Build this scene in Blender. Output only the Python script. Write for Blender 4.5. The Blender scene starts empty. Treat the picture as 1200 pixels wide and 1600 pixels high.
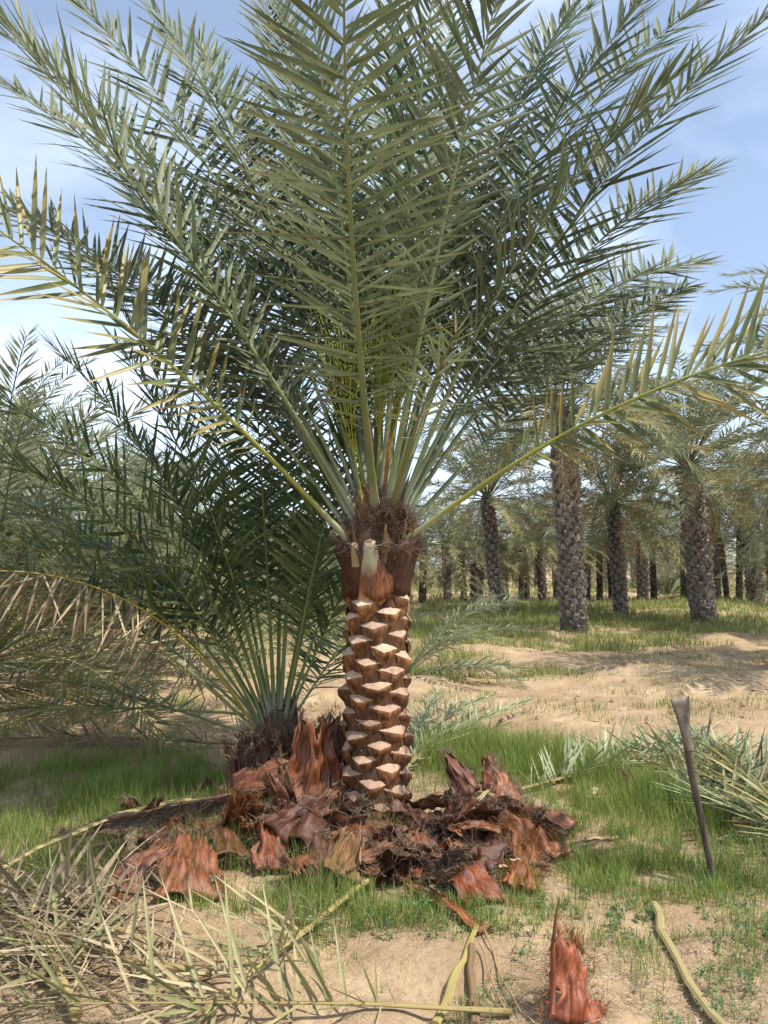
import bpy, math, random
import numpy as np
from mathutils import Vector, Matrix, Euler
random.seed(7); R=np.random.default_rng(7)
sc=bpy.context.scene; C=sc.collection
PITCH=math.radians(4.05); CAMZ=1.6; FPX=1200.0
# ------------------------------------------------------------------ camera
cam=bpy.data.cameras.new('camera'); co=bpy.data.objects.new('camera',cam); C.objects.link(co)
co.location=(0,0,CAMZ); co.rotation_euler=(math.pi/2+PITCH,0,0)
cam.sensor_fit='VERTICAL'; cam.sensor_height=36; cam.lens=36*FPX/1600; cam.clip_end=4000; cam.clip_start=.02
sc.camera=co
# ------------------------------------------------------------------ light
SUN_EL=math.radians(60); SUN_AZ=(.86,-.51)          # the sun stands high, to the side of and a little behind the camera
sl=bpy.data.lights.new('sun','SUN'); sl.energy=5.0; sl.angle=math.radians(.53); sl.color=(1,.95,.86)
so=bpy.data.objects.new('sun',sl); C.objects.link(so)
sv=Vector((SUN_AZ[0]*math.cos(SUN_EL),SUN_AZ[1]*math.cos(SUN_EL),math.sin(SUN_EL))).normalized()
so.rotation_euler=sv.to_track_quat('Z','Y').to_euler()
W=bpy.data.worlds.new('World'); sc.world=W; W.use_nodes=True
nt=W.node_tree; nd=nt.nodes; lk=nt.links; nd.clear()
wo=nd.new('ShaderNodeOutputWorld'); bg=nd.new('ShaderNodeBackground'); sky=nd.new('ShaderNodeTexSky')
sky.sky_type='NISHITA'; sky.sun_disc=False; sky.sun_elevation=SUN_EL; sky.sun_rotation=math.atan2(sv.x,sv.y)
sky.air_density=1.0; sky.dust_density=.7; sky.ozone_density=1.6; sky.altitude=0
tc=nd.new('ShaderNodeTexCoord'); mp=nd.new('ShaderNodeMapping'); mp.inputs['Scale'].default_value=(1.0,1.0,2.3); mp.inputs['Rotation'].default_value=(0.3,0.5,1.2); mp.inputs['Location'].default_value=(.9,.3,.15)
nz=nd.new('ShaderNodeTexNoise'); nz.inputs['Scale'].default_value=1.7; nz.inputs['Detail'].default_value=6; nz.inputs['Roughness'].default_value=.5; nz.inputs['Distortion'].default_value=.5
rp=nd.new('ShaderNodeValToRGB'); rp.color_ramp.elements[0].position=.42; rp.color_ramp.elements[0].color=(.15,.15,.15,1); rp.color_ramp.elements[1].position=.70; rp.color_ramp.elements[1].color=(.85,.85,.85,1)
mx=nd.new('ShaderNodeMixRGB'); mx.inputs['Color2'].default_value=(7.6,8.6,10.4,1)
lk.new(tc.outputs['Generated'],mp.inputs[0]); lk.new(mp.outputs[0],nz.inputs[0]); lk.new(nz.outputs[0],rp.inputs[0]); lk.new(rp.outputs[0],mx.inputs[0])
lk.new(sky.outputs[0],mx.inputs['Color1']); lk.new(mx.outputs[0],bg.inputs[0]); bg.inputs[1].default_value=.135; lk.new(bg.outputs[0],wo.inputs[0])
vs=sc.view_settings; vs.view_transform='Standard'; vs.look='None'; vs.exposure=0.5; vs.gamma=1; vs.use_curve_mapping=False
sc.cycles.max_bounces=7; sc.cycles.diffuse_bounces=3; sc.cycles.transmission_bounces=5; sc.cycles.transparent_max_bounces=4

# ------------------------------------------------------------------ ground height, pixel helpers
def _h(ix,iy,s): 
    n=np.sin(ix*127.1+iy*311.7+s*74.7)*43758.5453; return n-np.floor(n)
def vnoise(x,y,s=0):
    x=np.asarray(x,float); y=np.asarray(y,float); ix=np.floor(x); iy=np.floor(y); fx=x-ix; fy=y-iy
    fx=fx*fx*(3-2*fx); fy=fy*fy*(3-2*fy)
    return (_h(ix,iy,s)*(1-fx)+_h(ix+1,iy,s)*fx)*(1-fy)+(_h(ix,iy+1,s)*(1-fx)+_h(ix+1,iy+1,s)*fx)*fy
def gh(x,y):
    x=np.asarray(x,float); y=np.asarray(y,float)
    far=np.clip((y-6.5)/6,0,1)
    z=(vnoise(x*.5,y*.5,1)-.5)*(.07+.22*far)+(vnoise(x*1.7,y*1.7,2)-.5)*(.05+.08*far)+(vnoise(x*5,y*5,3)-.5)*.048+(vnoise(x*13,y*13,4)-.5)*.020
    z+= .10*np.exp(-((x-4)**2/30+(y-10.6)**2/.5))*(.4+vnoise(x*1.1,y*1.1,9))
    return z*np.clip((90-y)/40,0,1)
def ghf(x,y): return float(gh(x,y))
cP,sP=math.cos(PITCH),math.sin(PITCH)
def ray(px,py):
    a=(px-600)/FPX; b=(800-py)/FPX
    return Vector((a,cP-b*sP,sP+b*cP))
def gp(px,py,h=0.0):
    d=ray(px,py); t=(h-CAMZ)/d.z; return (d.x*t,d.y*t)
def at(px,py,Y):
    d=ray(px,py); t=Y/d.y; return Vector((d.x*t,Y,CAMZ+d.z*t))

# ------------------------------------------------------------------ object helpers
def obj(name,me,parent=None,mats=None):
    o=bpy.data.objects.new(name,me); C.objects.link(o)
    if parent is not None: o.parent=parent
    if mats:
        for m in (mats if isinstance(mats,(list,tuple)) else [mats]):
            me.materials.append(m)
    return o
def tag(o,label,cat,group=None,kind=None):
    o['label']=label; o['category']=cat
    if group: o['group']=group
    if kind: o['kind']=kind
    return o
def empty(name,loc=(0,0,0),rz=0):
    o=bpy.data.objects.new(name,None); C.objects.link(o); o.location=loc; o.rotation_euler=(0,0,rz); o.empty_display_size=.1; return o
def npmesh(name,V,F,uv=None,rnd=None,smooth=False,mi=None):
    """V (n,3); F (m,k) one polygon size; uv per vertex (n,2); rnd per face"""
    V=np.ascontiguousarray(V,dtype=np.float32); F=np.ascontiguousarray(F,dtype=np.int32)
    me=bpy.data.meshes.new(name); m,k=F.shape
    me.vertices.add(len(V)); me.vertices.foreach_set('co',V.ravel())
    me.loops.add(m*k); me.loops.foreach_set('vertex_index',F.ravel())
    me.polygons.add(m); me.polygons.foreach_set('loop_start',np.arange(0,m*k,k,dtype=np.int32))
    if mi is not None: me.polygons.foreach_set('material_index',np.asarray(mi,dtype=np.int32))
    me.polygons.foreach_set('use_smooth',np.full(m,smooth,dtype=bool))
    if uv is not None:
        l=me.uv_layers.new(name='UVMap'); l.data.foreach_set('uv',np.ascontiguousarray(uv[F.ravel()],dtype=np.float32).ravel())
    if rnd is not None:
        a=me.attributes.new('rnd','FLOAT','FACE'); a.data.foreach_set('value',np.ascontiguousarray(rnd,dtype=np.float32))
    me.update(); me.validate(); return me
class Col:
    """collects quads of several pieces into one mesh"""
    def __init__(s): s.V=[];s.F=[];s.U=[];s.R=[];s.M=[];s.n=0
    def add(s,V,F,U=None,rnd=0.0,mi=0):
        V=np.asarray(V,float).reshape(-1,3); F=np.asarray(F,int)
        if F.shape[1]==3: F=np.concatenate([F,F[:,2:3]],1) if False else F
        s.V.append(V); s.F.append(F+s.n); s.U.append(np.zeros((len(V),2)) if U is None else np.asarray(U,float)); 
        s.R.append(np.full(len(F),rnd) if np.isscalar(rnd) else rnd); s.M.append(np.full(len(F),mi)); s.n+=len(V)
    def mesh(s,name,smooth=False): return npmesh(name,np.concatenate(s.V),np.concatenate(s.F),np.concatenate(s.U),np.concatenate(s.R),smooth,np.concatenate(s.M))
def tube_arrays(P,rad,sides=6,flat=1.0,S=None,cap=True):
    """tube along P (n,3), radii (n,), flattened along the second axis"""
    P=np.asarray(P,float); n=len(P); rad=np.broadcast_to(np.asarray(rad,float),(n,))
    T=np.gradient(P,axis=0); T/=np.linalg.norm(T,axis=1,keepdims=True)+1e-9
    if S is None:
        ref=np.array([0,0,1.]) if abs(T[n//2,2])<.9 else np.array([1.,0,0])
        S=np.cross(T,ref)
    else: S=np.broadcast_to(np.asarray(S,float),(n,3)); S=S-(S*T).sum(1,keepdims=True)*T
    S=S/(np.linalg.norm(S,axis=1,keepdims=True)+1e-9); N=np.cross(S,T)
    a=np.arange(sides)*2*np.pi/sides
    V=P[:,None]+rad[:,None,None]*(S[:,None]*np.cos(a)[None,:,None]+flat*N[:,None]*np.sin(a)[None,:,None])
    i=np.arange(n-1)[:,None]*sides; j=np.arange(sides)[None]; j2=(j+1)%sides
    F=np.stack([i+j,i+j2,i+sides+j2,i+sides+j],-1).reshape(-1,4)
    U=np.stack(np.broadcast_arrays(np.arange(sides)[None]/sides,np.linspace(0,1,n)[:,None]),-1).reshape(-1,2)
    V=V.reshape(-1,3)
    if cap and sides==6:
        F=np.concatenate([F,[[0,1,2,3],[0,3,4,5]],(n-1)*sides+np.array([[3,2,1,0],[5,4,3,0]])])
    return V,F,U

# ------------------------------------------------------------------ materials
def newmat(name):
    m=bpy.data.materials.new(name); m.use_nodes=True; t=m.node_tree; t.nodes.clear()
    return m,t.nodes,t.links
def node(n,typ,**kw):
    o=n.new(typ)
    for k,v in kw.items(): 
        if k in o.inputs: o.inputs[k].default_value=v
        else: setattr(o,k,v)
    return o
def rgba(c): return (c[0],c[1],c[2],1)
def rndval(n,l):
    """one random number per piece: the object's own plus a face attribute"""
    oi=n.new('ShaderNodeObjectInfo'); at_=n.new('ShaderNodeAttribute'); at_.attribute_name='rnd'
    ad=n.new('ShaderNodeMath'); ad.operation='ADD'; l.new(oi.outputs['Random'],ad.inputs[0]); l.new(at_.outputs['Fac'],ad.inputs[1])
    fr=n.new('ShaderNodeMath'); fr.operation='FRACT'; l.new(ad.outputs[0],fr.inputs[0]); return fr.outputs[0]
def ramp(n,l,src,stops):
    r=n.new('ShaderNodeValToRGB'); e=r.color_ramp.elements
    while len(e)<len(stops): e.new(.5)
    for i,(p,c) in enumerate(stops): e[i].position=p; e[i].color=rgba(c)
    l.new(src,r.inputs[0]); return r.outputs[0]
def leafmat(name,stops,tip=None,tipamt=0.0,rough=.5,trans=.22,tcol=None,spec=.4,tip0=.7):
    m,n,l=newmat(name); out=n.new('ShaderNodeOutputMaterial')
    r=rndval(n,l); col=ramp(n,l,r,stops)
    g=n.new('ShaderNodeNewGeometry'); nz=node(n,'ShaderNodeTexNoise',Scale=9.0,Detail=3.0); l.new(g.outputs['Position'],nz.inputs['Vector'])
    hv=n.new('ShaderNodeHueSaturation'); mr=n.new('ShaderNodeMapRange'); mr.inputs[1].default_value=.3; mr.inputs[2].default_value=.7; mr.inputs[3].default_value=.75; mr.inputs[4].default_value=1.25
    l.new(nz.outputs[0],mr.inputs[0]); l.new(mr.outputs[0],hv.inputs['Value']); l.new(col,hv.inputs['Color']); col=hv.outputs[0]
    if tip:
        uv=n.new('ShaderNodeUVMap'); sx=n.new('ShaderNodeSeparateXYZ'); l.new(uv.outputs[0],sx.inputs[0])
        ad=n.new('ShaderNodeMath'); ad.operation='MULTIPLY_ADD'; ad.inputs[1].default_value=.5; l.new(r,ad.inputs[0]); l.new(sx.outputs['Y'],ad.inputs[2])
        m2=n.new('ShaderNodeMapRange'); m2.inputs[1].default_value=tip0+.25; m2.inputs[2].default_value=tip0+.6; m2.inputs[4].default_value=tipamt; l.new(ad.outputs[0],m2.inputs[0])
        mx=n.new('ShaderNodeMixRGB'); mx.inputs[2].default_value=rgba(tip); l.new(m2.outputs[0],mx.inputs[0]); l.new(col,mx.inputs[1]); col=mx.outputs[0]
    p=n.new('ShaderNodeBsdfPrincipled'); p.inputs['Roughness'].default_value=rough; p.inputs['Specular IOR Level'].default_value=spec
    l.new(col,p.inputs['Base Color'])
    t=n.new('ShaderNodeBsdfTranslucent'); hs=n.new('ShaderNodeHueSaturation'); hs.inputs['Saturation'].default_value=1.1; hs.inputs['Value'].default_value=1.3; l.new(col,hs.inputs['Color']); l.new(hs.outputs[0],t.inputs[0])
    ms=n.new('ShaderNodeMixShader'); ms.inputs[0].default_value=trans; l.new(p.outputs[0],ms.inputs[1]); l.new(t.outputs[0],ms.inputs[2]); l.new(ms.outputs[0],out.inputs[0])
    return m
def surfmat(name,stops,scale=(8,8,8),coord='Object',detail=5,rough=.85,bump=.3,bscale=None,bdist=.01,objcol=False,spec=.2,fine=None,distort=0.0):
    m,n,l=newmat(name); out=n.new('ShaderNodeOutputMaterial'); tc=n.new('ShaderNodeTexCoord')
    src=tc.outputs[coord]
    mp=n.new('ShaderNodeMapping'); mp.inputs['Scale'].default_value=scale; l.new(src,mp.inputs[0])
    oi=n.new('ShaderNodeObjectInfo'); cb=n.new('ShaderNodeCombineXYZ'); mu=n.new('ShaderNodeMath'); mu.operation='MULTIPLY'; mu.inputs[1].default_value=37.; l.new(oi.outputs['Random'],mu.inputs[0])
    for k in range(3): l.new(mu.outputs[0],cb.inputs[k])
    l.new(cb.outputs[0],mp.inputs['Location'])
    nz=node(n,'ShaderNodeTexNoise',Scale=1.0,Detail=float(detail),Roughness=.62,Distortion=distort); l.new(mp.outputs[0],nz.inputs['Vector'])
    col=ramp(n,l,nz.outputs[0],stops)
    if objcol:
        mxx=n.new('ShaderNodeMixRGB'); mxx.blend_type='MULTIPLY'; mxx.inputs[0].default_value=1; l.new(col,mxx.inputs[1]); l.new(oi.outputs['Color'],mxx.inputs[2]); col=mxx.outputs[0]
    p=n.new('ShaderNodeBsdfPrincipled'); p.inputs['Roughness'].default_value=rough; p.inputs['Specular IOR Level'].default_value=spec; l.new(col,p.inputs['Base Color'])
    b=n.new('ShaderNodeBump'); b.inputs['Strength'].default_value=bump; b.inputs['Distance'].default_value=bdist
    if bscale:
        m2=n.new('ShaderNodeMapping'); m2.inputs['Scale'].default_value=bscale; l.new(src,m2.inputs[0]); n2=node(n,'ShaderNodeTexNoise',Scale=1.0,Detail=6.0,Roughness=.7); l.new(m2.outputs[0],n2.inputs['Vector']); l.new(n2.outputs[0],b.inputs['Height'])
    else: l.new(nz.outputs[0],b.inputs['Height'])
    l.new(b.outputs[0],p.inputs['Normal']); l.new(p.outputs[0],out.inputs[0]); return m

M={}
M['leaf']=leafmat('leaf_grey_green',[(0,(.085,.110,.058)),(.5,(.122,.150,.080)),(1,(.178,.200,.112))],tip=(.30,.25,.09),tipamt=.22,rough=.55,trans=.24,tip0=.72,spec=.28)
M['leaf_back']=leafmat('leaf_backlit_green',[(0,(.070,.11,.04)),(1,(.125,.165,.06))],tip=(.3,.24,.06),tipamt=.3,rough=.45,trans=.25)  # more saturated green paints backlight into the colour of the rear fronds
M['leaf_yellow']=leafmat('leaf_yellowing',[(0,(.11,.135,.055)),(.6,(.155,.170,.068)),(1,(.23,.215,.08))],tip=(.36,.26,.08),tipamt=.6,rough=.45,trans=.2,tip0=.35)
M['leaf_young']=leafmat('leaf_dark_green',[(0,(.066,.100,.035)),(.6,(.102,.14,.05)),(1,(.165,.19,.075))],tip=(.25,.2,.06),tipamt=.3,rough=.5,trans=.24,spec=.3)
M['leaf_dead']=leafmat('leaf_dead_grey',[(0,(.17,.125,.08)),(.5,(.27,.205,.13)),(1,(.38,.30,.19))],rough=.8,trans=.12,spec=.1)
M['leaf_cut']=leafmat('leaf_cut_pale',[(0,(.19,.23,.12)),(.6,(.28,.32,.175)),(1,(.38,.39,.22))],tip=(.45,.38,.2),tipamt=.6,rough=.55,trans=.15)
M['leaf_straw']=leafmat('leaf_cut_straw',[(0,(.14,.145,.06)),(.45,(.23,.22,.095)),(.75,(.34,.28,.14)),(1,(.40,.31,.18))],tip=(.42,.34,.2),tipamt=.8,rough=.55,trans=.15,tip0=.5)
M['leaf_far']=leafmat('leaf_grove_green',[(0,(.14,.165,.095)),(.5,(.21,.23,.135)),(1,(.30,.295,.17))],rough=.5,trans=.35,spec=.4)
M['leaf_far_dry']=leafmat('leaf_grove_dry',[(0,(.26,.20,.12)),(1,(.50,.39,.24))],rough=.7,trans=.2,spec=.1)
M['leaf_far_yellow']=leafmat('leaf_grove_yellow',[(0,(.22,.225,.105)),(1,(.38,.34,.17))],rough=.6,trans=.25,spec=.2)
def rachismat():
    m=surfmat('midrib_green',[(.3,(.13,.165,.075)),(.7,(.22,.25,.11))],scale=(3,3,3),rough=.45,bump=.1,spec=.4,objcol=True); n=m.node_tree.nodes; l=m.node_tree.links
    p=[q for q in n if q.type=='BSDF_PRINCIPLED'][0]; src=p.inputs['Base Color'].links[0].from_socket; uv=n.new('ShaderNodeUVMap'); sx=n.new('ShaderNodeSeparateXYZ'); l.new(uv.outputs[0],sx.inputs[0])
    mr=n.new('ShaderNodeMapRange'); mr.inputs[1].default_value=.01; mr.inputs[2].default_value=.10; mr.inputs[3].default_value=.7; mr.inputs[4].default_value=0; l.new(sx.outputs['Y'],mr.inputs[0])
    mx=n.new('ShaderNodeMixRGB'); mx.inputs[2].default_value=(.40,.42,.31,1); l.new(mr.outputs[0],mx.inputs[0]); l.new(src,mx.inputs[1]); l.new(mx.outputs[0],p.inputs['Base Color']); return m
M['rachis']=rachismat()
def gradmat(name,stops,rough=.5):
    m,n,l=newmat(name); out=n.new('ShaderNodeOutputMaterial'); uv=n.new('ShaderNodeUVMap'); sx=n.new('ShaderNodeSeparateXYZ'); l.new(uv.outputs[0],sx.inputs[0])
    g=n.new('ShaderNodeNewGeometry'); mp=n.new('ShaderNodeMapping'); mp.inputs['Scale'].default_value=(45,45,7); l.new(g.outputs['Position'],mp.inputs[0]); nz=node(n,'ShaderNodeTexNoise',Scale=1.0,Detail=5.0,Roughness=.65); l.new(mp.outputs[0],nz.inputs['Vector'])
    ad=n.new('ShaderNodeMath'); ad.operation='MULTIPLY_ADD'; ad.inputs[1].default_value=.45; l.new(nz.outputs[0],ad.inputs[0]); sb=n.new('ShaderNodeMath'); sb.operation='SUBTRACT'; sb.inputs[1].default_value=.22; l.new(sx.outputs['Y'],sb.inputs[0]); l.new(sb.outputs[0],ad.inputs[2])
    col=ramp(n,l,ad.outputs[0],stops); p=n.new('ShaderNodeBsdfPrincipled'); p.inputs['Roughness'].default_value=rough; l.new(col,p.inputs['Base Color'])
    b=n.new('ShaderNodeBump'); b.inputs['Strength'].default_value=.4; b.inputs['Distance'].default_value=.004; l.new(nz.outputs[0],b.inputs['Height']); l.new(b.outputs[0],p.inputs['Normal']); l.new(p.outputs[0],out.inputs[0]); return m
M['petiole_foot']=gradmat('petiole_foot',[(.0,(.42,.26,.12)),(.18,(.26,.10,.035)),(.42,(.13,.045,.02)),(.62,(.32,.27,.16)),(.9,(.42,.43,.31))])
M['cut_face']=surfmat('cut_leaf_base',[(.28,(.26,.16,.10)),(.44,(.48,.35,.27)),(.72,(.60,.47,.38))],scale=(26,26,26),rough=.8,bump=.35,bdist=.004,objcol=True,bscale=(160,160,60))
M['scale']=surfmat('leaf_base_side',[(.30,(.035,.014,.007)),(.45,(.13,.055,.022)),(.60,(.31,.155,.065)),(.78,(.46,.28,.13))],scale=(22,22,10),rough=.6,bump=.4,bdist=.005,objcol=True,spec=.35,distort=.9)
M['fibre']=surfmat('palm_fibre',[(.3,(.045,.026,.016)),(.52,(.13,.085,.055)),(.75,(.28,.215,.16))],scale=(34,5,1),coord='UV',rough=.9,bump=.8,bdist=.006,bscale=(70,6,1),detail=6,objcol=True)
M['sheath']=surfmat('sheath_inner',[(.28,(.026,.011,.006)),(.43,(.095,.037,.017)),(.57,(.185,.075,.033)),(.68,(.23,.125,.07)),(.82,(.34,.25,.18))],scale=(7,3.2,1),coord='UV',rough=.42,bump=.5,bdist=.006,bscale=(60,8,1),spec=.4,detail=8,objcol=True,distort=.8)
M['debris']=surfmat('sheath_debris',[(.3,(.03,.014,.009)),(.5,(.11,.055,.03)),(.65,(.20,.12,.07)),(.8,(.40,.31,.22))],scale=(30,30,30),rough=.9,bump=.9,bdist=.02,detail=8)
M['core']=surfmat('trunk_core',[(.3,(.035,.016,.009)),(.6,(.11,.055,.028)),(.8,(.22,.13,.07))],scale=(25,25,10),rough=.9,bump=.6)
M['strand']=leafmat('fibre_strand',[(0,(.06,.032,.02)),(.6,(.16,.10,.065)),(1,(.36,.28,.21))],rough=.8,trans=.0,spec=.1)
M['strand_orange']=leafmat('fibre_strand_orange',[(0,(.09,.035,.012)),(1,(.28,.125,.045))],rough=.8,trans=.0,spec=.1)
M['bark']=surfmat('grove_trunk',[(.3,(.035,.028,.022)),(.55,(.12,.10,.082)),(.8,(.22,.19,.155))],scale=(9,9,9),rough=.95,bump=.8,bdist=.03)
M['bark_stub']=surfmat('grove_leaf_base',[(.3,(.12,.10,.08)),(.55,(.27,.24,.205)),(.8,(.42,.385,.335))],scale=(14,14,14),rough=.9,bump=.5,objcol=True)
M['flower']=leafmat('flower_yellow',[(0,(.25,.29,.05)),(1,(.42,.43,.08))],rough=.5,trans=.2)
M['spathe']=surfmat('spathe_brown',[(.3,(.12,.04,.012)),(.7,(.30,.125,.045))],scale=(30,30,5),rough=.5,bump=.3)
M['wood']=surfmat('dry_petiole',[(.3,(.26,.19,.12)),(.7,(.52,.42,.29))],scale=(30,3,1),coord='UV',rough=.7,bump=.4,bdist=.003,objcol=True)
M['handle']=surfmat('weathered_handle',[(.3,(.045,.034,.025)),(.7,(.13,.10,.072))],scale=(60,60,5),rough=.75,bump=.3,bdist=.003)
M['iron']=surfmat('worn_iron',[(.3,(.06,.042,.026)),(.5,(.13,.10,.068)),(.75,(.20,.165,.12))],scale=(25,25,25),rough=.55,bump=.2,bdist=.002,spec=.5)
M['grass']=leafmat('grass_green',[(0,(.12,.18,.034)),(.55,(.19,.26,.06)),(.85,(.27,.31,.095)),(1,(.36,.34,.15))],rough=.5,trans=.4,spec=.3)
M['grass_far']=leafmat('grass_far_green',[(0,(.16,.205,.05)),(.6,(.23,.265,.08)),(1,(.40,.36,.18))],rough=.6,trans=.25,spec=.2)
M['herb']=leafmat('herb_green',[(0,(.05,.12,.04)),(1,(.10,.18,.06))],rough=.5,trans=.25)
M['litter']=leafmat('dry_litter',[(0,(.16,.11,.065)),(.5,(.30,.22,.14)),(1,(.48,.38,.26))],rough=.8,trans=0,spec=.1)
def sandmat():
    m,n,l=newmat('sand'); out=n.new('ShaderNodeOutputMaterial'); g=n.new('ShaderNodeNewGeometry'); pos=g.outputs['Position']
    def noise(s,d=5,r=.6): 
        q=node(n,'ShaderNodeTexNoise',Scale=s,Detail=float(d),Roughness=r); l.new(pos,q.inputs['Vector']); return q.outputs[0]
    c=ramp(n,l,noise(1.3),[(.3,(.31,.215,.125)),(.5,(.41,.295,.175)),(.7,(.50,.37,.23))])
    f=ramp(n,l,noise(34,6,.75),[(.30,(.50,.48,.46)),(.48,(.95,.95,.95)),(.7,(1.12,1.12,1.1))])
    mx=n.new('ShaderNodeMixRGB'); mx.blend_type='MULTIPLY'; mx.inputs[0].default_value=.85; l.new(c,mx.inputs[1]); l.new(f,mx.inputs[2])
    # damp, rooty earth patches
    e=ramp(n,l,noise(.9,6,.65),[(.44,(0,0,0)),(.62,(1,1,1))]); m2=n.new('ShaderNodeMixRGB'); m2.inputs[2].default_value=(.24,.165,.10,1)
    mm=n.new('ShaderNodeMath'); mm.operation='MULTIPLY'; mm.inputs[1].default_value=.55; l.new(e,mm.inputs[0]); l.new(mm.outputs[0],m2.inputs[0]); l.new(mx.outputs[0],m2.inputs[1])
    p=n.new('ShaderNodeBsdfPrincipled'); p.inputs['Roughness'].default_value=.95; p.inputs['Specular IOR Level'].default_value=.1; l.new(m2.outputs[0],p.inputs['Base Color'])
    b=n.new('ShaderNodeBump'); b.inputs['Strength'].default_value=.9; b.inputs['Distance'].default_value=.045
    a=n.new('ShaderNodeMath'); a.operation='MULTIPLY_ADD'; a.inputs[1].default_value=.35; l.new(noise(60,4,.7),a.inputs[0]); l.new(noise(11,6,.65),a.inputs[2]); l.new(a.outputs[0],b.inputs['Height'])
    l.new(b.outputs[0],p.inputs['Normal']); l.new(p.outputs[0],out.inputs[0]); return m
M['sand']=sandmat()

# ------------------------------------------------------------------ ground
def axis(dense0,dense1,step,lo,hi,g=1.12):
    a=list(np.arange(dense0,dense1,step)); s=step
    while a[-1]<hi: s*=g; a.append(a[-1]+s)
    s=step
    while a[0]>lo: s*=g; a.insert(0,a[0]-s)
    return np.array(a)
gx=axis(-3.5,4.0,.035,-1500,1500); gy=axis(2.2,8.5,.035,-60,2500,1.07)
X,Y=np.meshgrid(gx,gy); Z=gh(X,Y); nx,ny=len(gx),len(gy)
i=(np.arange(ny-1)[:,None]*nx+np.arange(nx-1)[None]).ravel()
g=obj('ground',npmesh('ground',np.stack([X,Y,Z],-1).reshape(-1,3),np.stack([i,i+1,i+nx+1,i+nx],-1),smooth=True),None,M['sand'])
g['kind']='structure'; g['label']='pale orange sandy ground of the grove with scuffed hollows'; g['category']='ground'

n=1500; cx_=R.uniform(-5,7,n); cy_=np.exp(R.uniform(math.log(2.4),math.log(16),n)); k=vnoise(cx_*1.3,cy_*1.3,51)>.42; cx_,cy_=cx_[k],cy_[k]; n=len(cx_); rr=R.uniform(.006,.022,n)*np.clip(cy_/4,.7,2)
oc=np.array([[1,0,0],[0,1,0],[-1,0,0],[0,-1,0],[0,0,.8],[0,0,-.6]]); V=oc[None]*rr[:,None,None]*R.uniform(.6,1.3,(n,6,1))+np.stack([cx_,cy_,gh(cx_,cy_)+rr*.2],-1)[:,None]
F=(np.array([[0,1,4],[1,2,4],[2,3,4],[3,0,4],[1,0,5],[2,1,5],[3,2,5],[0,3,5]])[None]+np.arange(n)[:,None,None]*6).reshape(-1,3)
o=obj('clods',npmesh('clods',V.reshape(-1,3),F),None,M['sand']); tag(o,'crumbs and clods of sandy earth scattered over the ground','clods',kind='stuff')
# ------------------------------------------------------------------ leaflets and fronds
def leaf_template(droop,fold=.38,seg=4):
    if seg==1:
        V=np.array([[0,0,0],[-1,.35,-droop*.1],[0,1,-droop],[1,.35,-droop*.1]],float); return V,np.array([[0,1,2,3]]),np.array([[.5,0],[0,.35],[.5,1],[1,.35]])
    t=np.array([0,.07,.33,.68,1.]); w=np.array([.3,.75,1,.72,.04])
    V=[];U=[]
    for a,b in zip(t,w):
        z=-droop*a*a
        V+=[[-b,a,z],[0,a,z],[b,a,z]]; U+=[[0,a],[.5,a],[1,a]]
    V=np.array(V,float); 
    F=[]
    for k in range(4):
        F+=[[3*k,3*k+1,3*k+4,3*k+3],[3*k+1,3*k+2,3*k+5,3*k+4]]
    return V,np.array(F),np.array(U)
DRO=[-.05,0.0,.05,.10,.17,.28]
TPL=[leaf_template(d) for d in DRO]; FOLD=.42
LEAF_ME={}
def leaf_mesh(v,mat):
    if (v,mat) not in LEAF_ME:
        V,F,U=TPL[v]; V2=V.copy(); V2[:,0]*=.032; V2[:,2]+=np.abs(V[:,0])*.032*FOLD   # width of a leaflet one unit long
        me=npmesh('leaflet',V2,F,U,None,True); me.materials.append(M[mat]); LEAF_ME[(v,mat)]=me
    return LEAF_ME[(v,mat)]
def curve(c,phi,th0,k,L,b=0,r0=.1,z0=1.9,n=40):
    s=np.linspace(0,1,n); th=th0-k*s**1.6; ds=L/(n-1); a=phi+b*s**1.5; dh=np.cos(th)*ds
    x=np.cumsum(dh*np.cos(a))-dh[0]*np.cos(a[0]); y=np.cumsum(dh*np.sin(a))-dh[0]*np.sin(a[0]); z=np.cumsum(np.sin(th)*ds)-np.sin(th[0])*ds
    return np.stack([c[0]+r0*math.cos(phi)+x,c[1]+r0*math.sin(phi)+y,z0+z],-1)
def frames(P,S0,roll=0.0):
    T=np.gradient(P,axis=0); T/=np.linalg.norm(T,axis=1,keepdims=True)
    S=np.broadcast_to(np.asarray(S0,float),P.shape); S=S-(S*T).sum(1,keepdims=True)*T; S=S/np.linalg.norm(S,axis=1,keepdims=True)
    N=np.cross(S,T); c,s=math.cos(roll),math.sin(roll)
    return T,S*c+N*s,N*c-S*s
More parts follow.
